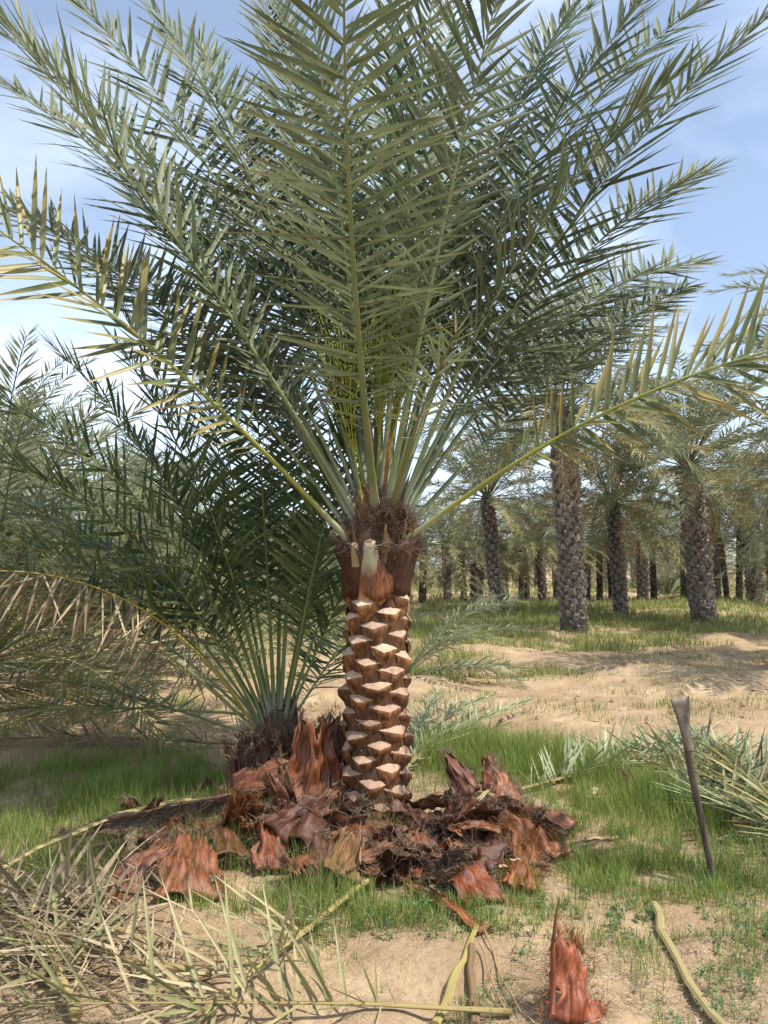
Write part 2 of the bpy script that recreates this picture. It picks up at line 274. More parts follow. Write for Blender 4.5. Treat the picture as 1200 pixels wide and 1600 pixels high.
def leaflets(P,S0,n=64,s0=.2,lmax=.43,wid=.0145,roll=0,rng=R,amin=.42,amax=1.16,ranks=(-.15,.2,.55),hang=0.0,jit=.09,keep=None,s1=.995):
    """returns per-leaflet frames: O, D, N, length, half width, variant, random"""
    T,S,N=frames(P,S0,roll); m=len(P)-1; out=[]
    for side in (-1,1):
        s=np.linspace(s0,s1,n)+rng.normal(0,.3/n,n); s=np.clip(s,s0,.998)
        # leaflets come off in loose groups
        s=s+.35/n*np.sin(np.arange(n)*2.1+side)
        q=np.clip(s,0,.999)*m; i=q.astype(int); fr=(q-i)[:,None]
        O=P[i]*(1-fr)+P[i+1]*fr; t=T[i]; sd=S[i]*side; nn=N[i]
        u=(s-s0)/(1-s0)
        ln=lmax*np.interp(u,[0,.06,.22,.5,.8,1],[.22,.5,.9,1,.74,.42])*rng.uniform(.88,1.08,n)
        al=np.interp(u,[0,.15,.6,1],[amax*.85,amax,amax*.72+amin*.28,amin])+rng.normal(0,jit,n)
        be=np.array(ranks)[rng.integers(0,len(ranks),n)]+rng.normal(0,jit,n)
        D=np.cos(al)[:,None]*t+np.sin(al)[:,None]*(np.cos(be)[:,None]*sd+np.sin(be)[:,None]*nn)
        D[:,2]-=hang*rng.uniform(.6,1.3,n); D/=np.linalg.norm(D,axis=1,keepdims=True)
        Nn=nn*np.cos(be)[:,None]-sd*np.sin(be)[:,None]+rng.normal(0,.22,(n,3)); Nn-= (Nn*D).sum(1,keepdims=True)*D; Nn/=np.linalg.norm(Nn,axis=1,keepdims=True)
        w=np.minimum(wid,.045*ln+.001)*rng.uniform(.85,1.1,n)*np.interp(u,[0,.08,.2,1],[.35,.6,1,.8])
        va=np.clip(rng.normal(1.4,.75,n),0,5).astype(int); rn=rng.random(n)
        ok=np.ones(n,bool) if keep is None else rng.random(n)<keep
        out.append([a[ok] for a in (O,D,Nn,ln,w,va,rn)])
    return [np.concatenate([a[k] for a in out]) for k in range(7)]
def foliage_mesh(name,LV,simple=False):
    O,D,N,ln,w,va,rn=LV; Xs=np.cross(D,N); c=Col()
    for v in range(6):
        k=np.where(va==v)[0]
        if not len(k): continue
        V,F,U=(leaf_template(DRO[v],seg=1) if simple else TPL[v])
        zz=V[:,2][None]*ln[k][:,None]+ (0 if simple else 1)*np.abs(V[:,0])[None]*FOLD*w[k][:,None]
        P=O[k][:,None]+D[k][:,None]*(V[:,1][None]*ln[k][:,None])[...,None]+Xs[k][:,None]*(V[:,0][None]*w[k][:,None])[...,None]+N[k][:,None]*zz[...,None]
        nv=len(V); FF=(F[None]+np.arange(len(k))[:,None,None]*nv).reshape(-1,F.shape[1])
        c.add(P.reshape(-1,3),FF,np.tile(U,(len(k),1)),np.repeat(rn[k],len(F)))
    return c.mesh(name,not simple)
def leaf_objects(parent,LV,mat,off=(0,0,0)):
    O,D,N,ln,w,va,rn=LV; Xs=np.cross(D,N)
    for j in range(len(ln)):
        o=bpy.data.objects.new('leaflet',leaf_mesh(int(va[j]),mat)); C.objects.link(o); o.parent=parent
        X_,Y_,Z_=Xs[j]*w[j]/.032,D[j]*ln[j],N[j]*ln[j]*.8
        o.matrix_local=Matrix(((X_[0],Y_[0],Z_[0],O[j][0]-off[0]),(X_[1],Y_[1],Z_[1],O[j][1]-off[1]),(X_[2],Y_[2],Z_[2],O[j][2]-off[2]),(0,0,0,1)))
def rachis_mesh(P,S,wbase=.030,wtip=.0025,flare=.045):
    n=len(P); s=np.linspace(0,1,n); r=wtip+(wbase-wtip)*(1-s)**1.25; r=r+(flare-wbase)*np.exp(-s/.035)
    V,F,U=tube_arrays(P,r,6,.62,S); return npmesh('frond',V,F,U,None,True)
def frond(parent,P,phi,leafm='leaf',n=64,s0=.2,objs=False,col=(1,1,1),roll=None,off=(0,0,0),wbase=.026,flare=.042,name='frond',**kw):
    off=np.asarray(off,float); S=np.array([math.sin(phi),-math.cos(phi),0])
    roll=random.uniform(-.25,.25) if roll is None else roll
    me=rachis_mesh(P-off,S,wbase,.0022,flare); o=obj(name,me,parent,M['rachis']); o.color=(*col,1)
    LV=leaflets(P-off,S,n,s0,roll=roll,**kw)
    if objs: leaf_objects(o,LV,leafm)
    else:
        f=obj('foliage',foliage_mesh('foliage',LV),o,M[leafm]); f['kind']='stuff'
    return o

def strands(base,dirs,length,width,rng=R,grav=.5,seg=3,curl=.25):
    """thin fibres: base (n,3), dirs (n,3)"""
    n=len(base); length=np.broadcast_to(length,(n,)); P=[base]; d=dirs/np.linalg.norm(dirs,axis=1,keepdims=True)
    for k in range(seg):
        d=d+rng.normal(0,curl,(n,3)); d[:,2]-=grav/seg; d/=np.linalg.norm(d,axis=1,keepdims=True); P.append(P[-1]+d*(length/seg)[:,None])
    sd=rng.normal(size=(n,3)); sd-=(sd*dirs).sum(1,keepdims=True)*dirs; sd/=np.linalg.norm(sd,axis=1,keepdims=True)
    V=[]
    for k,p in enumerate(P):
        w=width*(1-.75*k/seg); V+=[p-sd*w,p+sd*w]
    V=np.stack(V,1); m=2*(seg+1); F=np.array([[2*k,2*k+1,2*k+3,2*k+2] for k in range(seg)])
    FF=(F[None]+np.arange(n)[:,None,None]*m).reshape(-1,4)
    return V.reshape(-1,3),FF,np.repeat(rng.random(n),seg)
def strand_mesh(name,*a,**k):
    V,F,r=strands(*a,**k); return npmesh(name,V,F,np.zeros((len(V),2)),r,False)

# ------------------------------------------------------------------ main date palm
AX0=np.array([-.06,4.86]); AX1=np.array([-.03,4.86])     # trunk axis at ground and at crown
def axis_at(z): 
    t=min(1,max(0,z/1.75)); return AX0*(1-t)+AX1*t
palm=empty('date_palm',(0,0,0))
tag(palm,'pruned date palm with fresh-cut diamond leaf bases and yellow flower clusters','palm tree')
def lathe(cfun,zs,rs,sides=24,noise=0.0,seed=0):
    V=[];U=[]
    for k,(z,r) in enumerate(zip(zs,rs)):
        c=cfun(z)
        for j in range(sides):
            a=2*math.pi*j/sides; rr=r*(1+noise*(float(vnoise(j*.9+seed,z*9,seed))-.5)*2); V.append((c[0]+rr*math.cos(a),c[1]+rr*math.sin(a),z)); U.append((j/sides*6,z*2))
    F=[]
    for k in range(len(zs)-1):
        for j in range(sides): F.append((k*sides+j,k*sides+(j+1)%sides,(k+1)*sides+(j+1)%sides,(k+1)*sides+j))
    return npmesh('lathe',np.array(V),np.array(F),np.array(U),None,True)
zs=np.linspace(-.1,1.75,24); obj('trunk',lathe(axis_at,zs,.186+.02*np.exp(-np.maximum(zs,0)/.2)-.0*zs,24,.04,3),palm,M['core'])
def stub_mesh(seed,hw=.105,d=.048,hz=1.0):
    g_=np.random.default_rng(seed); j=lambda s=.004: g_.uniform(-s,s)
    pk=j(.02); fx=[-.82,-.5,0,.5,.82]
    V=[(-hw,0,-.002+j()),(-.55*hw,.006,.009+j()),(pk,.008,.020+j(.006)),(.55*hw,.006,.009+j()),(hw,0,-.002+j())]
    V+=[(f*hw+(pk*.6 if f==0 else 0),d*(1-abs(f)**1.6)+j(.003),-.030*(1-abs(f)**1.3)-.002+j(.004)) for f in fx]                       # 5-9 front edge
    V+=[(f*hw*.97,d*(1-abs(f)**1.6)*.93,-.056*(1-abs(f)**1.2)-.010+j(.003)) for f in fx]                                                # 10-14
    V+=[(f*hw*.86,d*.40*(1-abs(f)**2),-.100+.050*abs(f)+j(.004)) for f in fx]                                                          # 15-19
    V+=[(0,-.006,-.168)]
    V=np.array(V); V[:,1]-=V[:,0]**2/(2*.19)*.9; V[:,2]*=hz
    F=[(0,5,1),(1,5,6),(1,6,7,2),(2,7,8,3),(3,8,9),(3,9,4),(0,10,5),(4,9,14)]+[(5+q,10+q,11+q,6+q) for q in range(4)]+[(10+q,15+q,16+q,11+q) for q in range(4)]+[(15+q,20,16+q) for q in range(4)]
    mi=[0]*6+[1]*14
    me=bpy.data.meshes.new('leaf_base'); me.from_pydata([tuple(v) for v in V],[],F)
    for p,k in zip(me.polygons,mi): p.material_index=k; p.use_smooth=(k==1)
    me.materials.append(M['cut_face']); me.materials.append(M['scale']); return me
SM=[stub_mesh(s,.102+.004*(s%3),.044+.005*(s%3)) for s in range(8)]
GA=math.radians(137.508)
a0=-math.pi/2+.1; z=1.475; k=0
while z>.015:
    ang=a0+k*GA; c=axis_at(z); r=.176+.02*math.exp(-max(z,0)/.2)
    o=obj('leaf_base',SM[k%8],palm); o.location=(c[0]+r*math.cos(ang),c[1]+r*math.sin(ang),z)
    o.rotation_euler=(random.uniform(-.06,.10),random.uniform(-.10,.10),ang-math.pi/2+random.uniform(-.06,.06)); s=random.uniform(.90,1.10); o.scale=(s*random.uniform(.92,1.08),s*random.uniform(.7,1.25),s*random.uniform(.9,1.08))
    h=z/1.475; w=random.uniform(.62,1.02); age=max(0,min(1,(h-.45)/.5))
    top=1.22 if k<7 else 1.0; o.color=(w*top*(.84+.26*age),w*top*(.72+.32*age),w*top*(.62+.30*age),1)
    z-=.0170*random.uniform(.96,1.04); k+=1
n=700; aa=R.uniform(0,2*np.pi,n); zz=R.uniform(.02,1.45,n); B=np.stack([np.array([axis_at(q)[0] for q in zz])+.195*np.cos(aa),np.array([axis_at(q)[1] for q in zz])+.195*np.sin(aa),zz],-1); D=np.stack([np.cos(aa+R.normal(0,1.2,n)),np.sin(aa+R.normal(0,1.2,n)),R.normal(0,.7,n)],-1)
f=obj('fibre_strands',strand_mesh('fibre_strands',B,D,R.uniform(.025,.07,n),.0010,grav=.3,curl=.35),palm,M['strand']); f['kind']='stuff'
# collar of big sheaths under the crown
def collar(phi,hw,z0,z1,r0,r1,seed,mat='sheath',thick=.012,col=(.55,.5,.5),peak=.0):
    g_=np.random.default_rng(seed); nu,nv=11,7; V=[];U=[]
    for lay in (0,1):
        for jv in range(nv):
            v=jv/(nv-1)
            for iu in range(nu):
                u=iu/(nu-1)*2-1; a=phi+u*hw*(1-.15*v); zz=z0+(z1-z0)*v+(-.05*abs(u)**2*v+peak*v*(1-abs(u)))+ (.018*(g_.random()-.5) if jv==nv-1 else 0)-(.07*(1-abs(u)))*(1-v)
                zz+=.05*v*v*(float(vnoise(u*6+seed,seed,3))-.5); rr=r0+(r1-r0)*v**1.3+.035*(float(vnoise(u*3+seed,v*3,6))-.5)*v+.012*(float(vnoise(u*9+seed,v*5,7))-.5)-(thick if lay else 0)-.015*abs(u)**3; c=axis_at(zz); V.append((c[0]+rr*math.cos(a),c[1]+rr*math.sin(a),zz)); U.append((u,v))
    F=[];n1=nu*nv
    for jv in range(nv-1):
        for iu in range(nu-1):
            q=jv*nu+iu; F.append((q,q+1,q+nu+1,q+nu)); F.append((n1+q,n1+q+nu,n1+q+nu+1,n1+q+1))
    for iu in range(nu-1):
        q=(nv-1)*nu+iu; F.append((q,q+1,n1+q+1,n1+q)); F.append((iu,n1+iu,n1+iu+1,iu+1))
    for jv in range(nv-1):
        q=jv*nu; F.append((q,q+nu,n1+q+nu,n1+q)); q=jv*nu+nu-1; F.append((q,n1+q,n1+q+nu,q+nu))
    o=obj('sheath',npmesh('sheath',np.array(V),np.array(F),np.array(U),None,True),palm,M[mat]); o.color=(*col,1)
for kk,(ph,hw,zb,zt,r1,colr) in enumerate([(-.72,.72,1.47,1.76,.285,(.34,.30,.32)),(-2.50,.68,1.47,1.74,.29,(.45,.38,.38)),(.6,.8,1.44,1.76,.27,(.5,.45,.4)),(2.1,.85,1.44,1.76,.27,(.5,.45,.4)),(-1.60,.55,1.45,1.66,.235,(1.15,.95,.75)),(3.2,.7,1.45,1.75,.26,(.5,.45,.4))]):
    collar(ph,hw,zb,zt,.200+.004*kk,r1,20+kk,col=colr)
# the pale cut petiole in front
def wedge(name,parent,base,tip,w0,w1,d0,d1,mats,out=(0,-1,0),col=(1,1,1)):
    """a stub with a roof-shaped cut end"""
    b=Vector(base); t=Vector(tip); ax=(t-b).normalized(); o_=Vector(out); sd=ax.cross(o_).normalized(); o_=sd.cross(ax).normalized()
    V=[];
    for f,w,d in ((0,w0,d0),(.5,(w0+w1)/2,(d0+d1)/2),(1,w1,d1)):
        p=b.lerp(t,f)
        for x,y in ((-1,0),(-.6,.7),(0,1),(.6,.7),(1,0),(0,-.6)): V.append(p+sd*(x*w)+o_*(y*d)+ (ax*(.0 if f<1 else (-.035*max(0,y)+.012*(1-abs(x)))) ))
    F=[[k*6+j,k*6+(j+1)%6,k*6+6+(j+1)%6,k*6+6+j] for k in range(2) for j in range(6)]
    F+=[[12,13,14,17],[17,14,15,16]]
    me=npmesh(name,np.array([tuple(v) for v in V]),np.array(F),np.array([(j/6,k/2) for k in range(3) for j in range(6)]),None,False,[1]*12+[0]*2)
    for m in mats: me.materials.append(m)
    o=obj(name,me,parent); o.color=(*col,1); return o
wedge('cut_petiole',palm,(-.075,4.705,1.38),(-.085,4.60,1.75),.085,.036,.030,.032,(M['cut_face'],M['petiole_foot']),col=(1.05,1.02,.85))
wedge('cut_petiole',palm,(-.165,4.66,1.60),(-.18,4.63,1.735),.03,.022,.02,.02,(M['cut_face'],M['wood']),col=(.8,.75,.6))
# fibre bulge at the crown's foot with loose strands
zs=np.linspace(1.62,2.12,12); obj('fibre',lathe(axis_at,zs,np.interp(zs,[1.62,1.75,1.9,2.05,2.12],[.205,.205,.165,.10,.04]),36,.22,5),palm,M['fibre'])
n=700; aa=R.uniform(0,2*np.pi,n); B=np.stack([AX1[0]+.262*np.cos(aa),AX1[1]+.262*np.sin(aa),R.uniform(1.69,1.75,n)],-1); D=np.stack([np.cos(aa+1.4*np.sign(R.normal(size=n))),np.sin(aa+1.4*np.sign(R.normal(size=n))),R.normal(.1,.4,n)],-1)
fb=obj('fibre_strands',strand_mesh('fibre_strands',B,D,R.uniform(.05,.16,n),.0014,grav=.3,curl=.3),palm,M['strand']); fb['kind']='stuff'
n=4200; aa=R.uniform(0,2*np.pi,n); zz=R.uniform(1.68,2.08,n); rr=np.interp(zz,[1.6,1.75,1.9,2.05],[.22,.225,.18,.11])
B=np.stack([AX1[0]+rr*np.cos(aa),AX1[1]+rr*np.sin(aa),zz],-1); D=np.stack([np.cos(aa+R.normal(0,1.3,n)),np.sin(aa+R.normal(0,1.3,n)),R.normal(.5,.8,n)],-1)
fb=obj('fibre_strands',strand_mesh('fibre_strands',B,D,R.uniform(.05,.17,n),.0014,grav=.4,curl=.4),palm,M['strand']); fb['kind']='stuff'
# split dry petiole ends left round the collar
for ph,zb,ln,tilt in [(-1.42,1.69,.17,.12),(-1.36,1.66,.14,.05),(-2.35,1.7,.16,.45),(-2.15,1.68,.19,.35),(-.75,1.7,.2,.4),(-.5,1.71,.24,.5),(-.95,1.72,.17,.3),(-2.8,1.7,.15,.7)]:
    r=.235; b=np.array([AX1[0]+r*math.cos(ph),AX1[1]+r*math.sin(ph),zb]); d=np.array([math.cos(ph)*tilt,math.sin(ph)*tilt,1]); d/=np.linalg.norm(d)
    P=b+d*np.linspace(0,ln,5)[:,None]+R.normal(0,.003,(5,3)); V,F,U=tube_arrays(P,np.linspace(.020,.005,5),6,.4,(math.sin(ph),-math.cos(ph),0))
    o=obj('dry_petiole_end',npmesh('dry_petiole_end',V,F,U),palm,M['wood']); o.color=(.45,.33,.25,1)
FR=[('F1',-1.654,0.650,0.392,3.24,0.145,0.1,1.92),('F2',-1.045,1.210,0.147,3.34,0.023,0.1,1.92),('F3',-0.357,1.201,0.573,3.20,0.092,0.14,1.9),
('F4',0.088,1.096,0.427,4.20,-0.209,0.12,1.92),('F5',0.301,1.243,0.596,4.70,-0.092,0.1,1.95),('F6',0.642,1.373,0.614,4.82,-0.103,0.1,1.95),
('F7',0.202,1.073,0.600,3.59,0.079,0.14,1.88),('F8',0.570,0.771,0.311,3.67,-0.079,0.18,1.8),('F9',-0.466,0.595,0.890,3.69,0.015,0.2,1.76),
('L1',3.615,0.764,0.463,3.77,0.064,0.2,1.76),('L2',3.417,1.053,0.217,2.60,-0.243,0.16,1.88),('L3',3.646,0.966,0.232,3.66,-0.064,0.14,1.9),
('L4',-3.239,1.237,0.456,4.12,0.138,0.1,1.93),('L5',2.790,1.043,0.465,4.72,0.079,0.12,1.9),('L6',2.671,1.248,0.143,3.91,0.023,0.08,1.95),
('L7',-3.348,0.931,0.499,3.64,0.054,0.18,1.82),('U1',2.460,1.366,0.133,4.09,-0.234,0.06,2.0),('U2',1.437,1.500,0.199,3.91,0.023,0.06,2.0),
('U3',2.449,1.362,0.146,4.34,-0.065,0.08,1.97),('U4',-5.467,1.403,0.140,4.05,0.232,0.06,2.0),('B1',2.426,1.002,1.151,3.37,0.015,0.18,1.8),
('B2',0.759,1.044,1.068,3.94,-0.085,0.18,1.82),('V1',1.9,1.25,.5,4.0,0,.1,1.92),('V2',1.2,1.28,.55,4.0,0,.1,1.92),('V3',2.9,1.3,.35,4.0,.05,.08,1.95),('V4',.3,1.33,.3,4.0,.05,.08,1.95),
('V5',1.55,1.0,.9,3.8,0,.16,1.85),('V8',2.2,1.15,.6,4.1,0,.12,1.9),('V9',.9,1.2,.6,4.1,0,.12,1.9),('V10',1.6,1.3,.4,4.2,0,.1,1.94),('V11',2.6,.95,.7,3.9,0,.15,1.86),('V12',.5,.95,.75,3.9,0,.15,1.86),('V13',3.25,1.15,.55,3.9,0,.12,1.9),('V14',-.05,1.28,.45,4.0,0,.1,1.93),('V6',-1.0,1.42,.12,3.6,0,.05,2.02),('V7',-2.2,1.40,.15,3.7,0,.05,2.02)]
YEL={'F9':'leaf_yellow','L1':'leaf_yellow'}
BACK={'F6','U2','U4','V1','V2','V5','L6'}
for nm,phi,th,kk,L,b,r0,z0 in FR:
    P=curve((-.04,4.86),phi,th,kk,L,b,r0,z0)
    lm=YEL.get(nm,'leaf_back' if nm in BACK else 'leaf')
    cl=(1.45,1.25,.6) if nm in YEL else (1,1,1)
    frond(palm,P,phi,lm,n=(76 if nm in('F1','L1') else 84) if nm!='L2' else 66,s0=.21 if nm not in YEL else .19,objs=nm in('F1','L1'),col=cl,lmax=.56 if nm!='L2' else .46,wid=.0158 if nm!='F1' else .0118,amax=1.34 if nm=='F1' else 1.16,amin=.75 if nm=='F1' else .42,roll={'F9':-.95,'L1':.95,'F1':0.0}.get(nm,(.55 if math.cos(phi)<0 else -.55)*abs(math.cos(phi))+random.uniform(-.15,.15)))
# short withered frond in front of the crown
P=curve((-.04,4.86),-1.15,1.0,.3,1.3,.1,.15,1.85); frond(palm,P,-1.15,'leaf_cut',n=20,s0=.42,col=(.9,.75,.5),lmax=.3,wid=.010,amin=.6,amax=1.3,jit=.3)
# flower clusters
def cluster(base,top,spread,n,seed):
    g_=np.random.default_rng(seed); b=np.array(base); t=np.array(top); ax=t-b; L=np.linalg.norm(ax); c=Col()
    V,F,U=tube_arrays(b+ax*np.linspace(0,.35,5)[:,None],np.linspace(.018,.012,5),6,.6); c.add(V,F,U,.3)
    B=Col(); 
    for q in range(n):
        st=b+ax*g_.uniform(.25,.45); d=ax/L+g_.normal(0,spread,3); d/=np.linalg.norm(d); ln=L*g_.uniform(.45,.75)
        P=[st]; 
        for kq in range(6): d=d+g_.normal(0,.05,3); d/=np.linalg.norm(d); P.append(P[-1]+d*ln/6)
        P=np.array(P); V,F,U=tube_arrays(P,.0030,3,1,cap=False); c.add(V,F,U,g_.random())
        for kq in range(14):
            f=g_.uniform(.3,1)*5.99; i_=int(f); p=P[i_]*(1-(f-i_))+P[i_+1]*(f-i_)+g_.normal(0,.004,3); r=g_.uniform(.005,.0085)
            o6=np.array([[1,0,0],[0,1,0],[-1,0,0],[0,-1,0],[0,0,1],[0,0,-1]])*r+p
            B.add(o6,[[0,1,4,4],[1,2,4,4],[2,3,4,4],[3,0,4,4],[1,0,5,5],[2,1,5,5],[3,2,5,5],[0,3,5,5]] if False else [[0,1,2,3]][:0] or np.array([[4,0,5,1],[4,1,5,2],[4,2,5,3],[4,3,5,0]]),None,g_.random())
    o=obj('flower_cluster',c.mesh('flower_cluster',True),palm,M['flower']); f=obj('buds',B.mesh('buds'),o,M['flower']); f['kind']='stuff'
cluster(at(566,785,4.70),at(525,540,4.52),.11,70,1)
cluster(at(572,775,4.80),at(520,500,4.95),.10,40,2)
cluster(at(588,770,4.82),at(606,430,4.62),.10,80,3)
cluster(at(600,770,4.9),at(650,430,4.75),.11,60,4)
for pa,pb,w in [((582,775),(578,645),.020),((600,770),(612,660),.012)]:
    p0=np.array(at(*pa,4.72)); p1=np.array(at(*pb,4.70)); P=p0+(p1-p0)*np.linspace(0,1,7)[:,None]; V,F,U=tube_arrays(P,w*np.array([.6,.9,1,1,.9,.6,.15]),6,.35,(1,0,0)); obj('spathe',npmesh('spathe',V,F,U,None,True),palm,M['spathe'])

# ------------------------------------------------------------------ young palm beside it
young=empty('young_date_palm',(0,0,0)); tag(young,'low bushy young date palm with dark green fronds and one dead drooping frond','palm tree')
C2=(-.72,5.3)
yz=np.linspace(-.1,.62,8); obj('trunk',lathe(lambda z:C2,yz,np.interp(yz,[-.1,.3,.5,.62],[.2,.17,.13,.05]),18,.12,8),young,M['fibre'])
GF=[('G1',2.187,1.121,0.146,3.59,-0.113,0.06,0.45),('G2',-2.618,1.224,0.901,2.93,0.013,0.07,0.45),('G3',-2.674,1.123,0.837,2.65,0.008,0.08,0.45),
('G4',3.787,1.0,1.45,2.7,-0.018,0.1,0.42),('G5',2.690,-.02,.14,2.9,.055,.1,.58),('G6',2.473,0.115,0.149,2.97,0.066,0.1,0.4),('G7',1.349,1.033,0.169,3.48,0.25,0.06,0.5),
('G8',-4.795,1.325,0.211,3.0,0.054,0.05,0.5),('G9',2.094,1.414,0.145,3.0,-0.088,0.05,0.5),('G10',2.612,1.193,0.603,2.88,-0.011,0.06,0.45),('G11',2.515,0.882,1.07,3.04,0.191,0.06,0.45),
('G12',1.297,0.801,0.654,3.42,0.054,0.06,0.45),('G13',1.248,0.431,0.177,2.0,0.167,0.06,0.45),('G14',2.806,1.173,2.0,2.4,0.007,0.06,0.45),
('H1',2.9,1.3,.4,3.1,0,.05,.5),('H2',3.3,1.25,.5,3.0,0,.05,.5),('H3',2.3,1.3,.3,3.2,0,.05,.5),('H4',1.7,1.25,.3,3.1,0,.05,.5),('H5',3.0,.95,.8,3.0,.1,.06,.45),('H6',2.75,.6,.5,2.8,0,.08,.42),('H7',.9,1.3,.3,2.6,0,.05,.5),('H9',-.6,1.36,.2,2.5,0,.05,.5),('H10',3.5,1.32,.3,3.2,0,.04,.52),('H11',3.05,.75,1.0,3.1,0,.07,.46),('H13',3.35,.95,1.2,3.0,0,.07,.46),('H12',.3,1.2,.4,2.2,0,.05,.5)]
for nm,phi,th,kk,L,b,r0,z0 in GF:
    P=curve(C2,phi,th,kk,L,b,r0,z0); dead=nm in('G4','H6')
    lm='leaf_dead' if dead else 'leaf_yellow' if nm in('G5','G6') else 'leaf_young'
    frond(young,P,phi,lm,roll=.5 if nm in('G2','G3') else None,n=60 if not dead else 46,s0=.2,col=(1.9,1.15,.45) if dead else (.85,.85,.5),lmax=.43,wid=.0085 if dead else .0138,hang=1.3 if dead else 0,jit=.3 if dead else .09,wbase=.017,flare=.03)

# ------------------------------------------------------------------ sheaths, chips and other prunings
def sheath_obj(name,l,w,curl,seed,bend=.4,mats=('sheath','fibre'),col=(1,1,1),fr=90,frm='strand',frl=.06,taper=.35,rag=.05,parent=None):
    g_=np.random.default_rng(seed); nu,nv=23,17; th=.007
    u=np.linspace(-1,1,nu); v=np.linspace(0,1,nv); Uu,Vv=np.meshgrid(u,v)
    hw=w/2*(1-taper*Vv)*(1+.35*(vnoise(Vv*3+seed*1.7,np.sign(Uu)*3+seed,1)-.5)); cu=curl*(.75+.6*Vv)
    rad=hw/np.maximum(cu,.05); a=Uu*cu
    x=rad*np.sin(a); y=rad*(1-np.cos(a)); rim=np.clip(np.abs(Uu)-.62,0,1); y=y+rim*w*.55*(vnoise(Vv*4+seed,np.sign(Uu)+seed,8)-.75); x=x+np.sign(Uu)*rim*w*.3*(vnoise(Vv*5+seed,np.sign(Uu),9)-.3)
    zl=Vv*l*(1+.30*(vnoise(Uu*1.6+seed,Vv*0,7)-.5))+(vnoise(Uu*9+seed,Vv*0,7)-.5)*rag*l*2.5*Vv**3
    sc_=1/(.09+.15*l); y=y+bend*l*Vv**2*.5+(vnoise(Uu*w*sc_*2+seed,Vv*l*sc_*2,4)-.5)*.22*w+(vnoise(Uu*8+seed,Vv*6,5)-.5)*.022
    x=x+(vnoise(Vv*3+seed,Uu*2+seed,6)-.5)*.16*w; tw=(vnoise(seed*.37,seed*.11,2)-.5)*1.4*Vv; x,y=x*np.cos(tw)-y*np.sin(tw),x*np.sin(tw)+y*np.cos(tw)
    P=np.stack([x,y,zl],-1); du=np.gradient(P,axis=1); dv=np.gradient(P,axis=0); Nn=np.cross(du,dv); Nn/=np.linalg.norm(Nn,axis=2,keepdims=True)+1e-9
    V=np.concatenate([P.reshape(-1,3),(P-Nn*th).reshape(-1,3)]); Uv=np.tile(np.stack([Uu*w*4+seed*.3,Vv*l*3],-1).reshape(-1,2),(2,1)); n1=nu*nv
    uc=(u[:-1]+u[1:])/2; vc=(v[:-1]+v[1:])/2; Ug,Vg=np.meshgrid(uc,vc)
    torn=np.maximum(np.clip((np.abs(Ug)-.45)/.55,0,1),np.clip((Vg-.6)/.4,0,1))*1.05; keepq=(vnoise(Ug*6+seed*2.3,Vg*5,13)*.55+vnoise(Ug*15+seed,Vg*4,14)*.45+.30>torn*.95)
    full=np.zeros((nv+1,nu+1),bool); full[1:-1,1:-1]=keepq
    qi,qj=np.where(keepq); q=qi*nu+qj
    Fa=np.stack([q,q+1,q+nu+1,q+nu],-1); Fb=n1+np.stack([q,q+nu,q+nu+1,q+1],-1); E_=[]
    for di,dj,c1,c2 in ((-1,0,0,1),(1,0,nu+1,nu),(0,-1,nu,0),(0,1,1,nu+1)):
        m_=~full[qi+1+di,qj+1+dj]; a_=q[m_]+c1; b_=q[m_]+c2; E_.append(np.stack([b_,a_,n1+a_,n1+b_],-1))
    F=np.concatenate([Fa,Fb]+E_); mi=[0]*len(Fa)+[1]*(len(F)-len(Fa))
    used=np.unique(F); rm=np.full(len(V),-1); rm[used]=np.arange(len(used)); V=V[used]; Uv=Uv[used]; F=rm[F]
    me=npmesh(name,V,F,Uv,None,True,mi); o=obj(name,me,parent,[M[mats[0]],M[mats[1]]]); o.color=(*col,1)
    if fr:
        fr=int(fr*1.15)
        k1=g_.integers(0,nv,fr); sd=g_.integers(0,2,fr)*(nu-1); top=g_.random(fr)<.35; k1=np.where(top,nv-1,k1); sd=np.where(top,g_.integers(0,nu,fr),sd)
        b=P[k1,sd]; d=np.where(top[:,None],[[0,0,1.]],np.sign(sd-nu/2)[:,None]*du[k1,sd]/(np.linalg.norm(du[k1,sd],axis=1,keepdims=True)+1e-9)*.6+np.array([[0,0,.5]]))+g_.normal(0,.35,(fr,3))
        # loose fibres over the outer face too
        m=fr; ku=g_.integers(1,nu-1,m); kv=g_.integers(0,nv-1,m); b2=P[kv,ku]-Nn[kv,ku]*(th+.002); d2=-Nn[kv,ku]*.25+np.array([[0,0,1.]])+g_.normal(0,.35,(m,3))
        f=obj('fibre_fringe',strand_mesh('fibre_fringe',np.concatenate([b,b2]),np.concatenate([d,d2]),g_.uniform(.3,1.3,2*m)*frl,.0011,rng=g_,grav=.25,curl=.3),o,M[frm]); f['kind']='stuff'
    return o
def settle(o,x,y,rot,lift=0.0,sink=.012):
    """turn a piece and lay its lowest point on the sand (or on the heap)"""
    o.rotation_euler=rot; m=Euler(rot).to_matrix(); vs_=np.empty(len(o.data.vertices)*3,np.float32); o.data.vertices.foreach_get('co',vs_); vs_=vs_.reshape(-1,3)@np.array(m).T
    cx,cy=(vs_[:,0].min()+vs_[:,0].max())/2,(vs_[:,1].min()+vs_[:,1].max())/2
    o.location=(x-cx,y-cy,ghf(x,y)-vs_[:,2].min()-sink+lift)
PI=math.pi
GRS='cut sheaths heaped round the palm'
def sh(px,py,l,w,curl,rot,seed,label,lift=0,**kw):
    x,y=gp(px,py); o=sheath_obj('leaf_sheath',l,w,curl,seed,**kw); settle(o,x,y,rot,lift); tag(o,label,'leaf sheath',GRS); return o
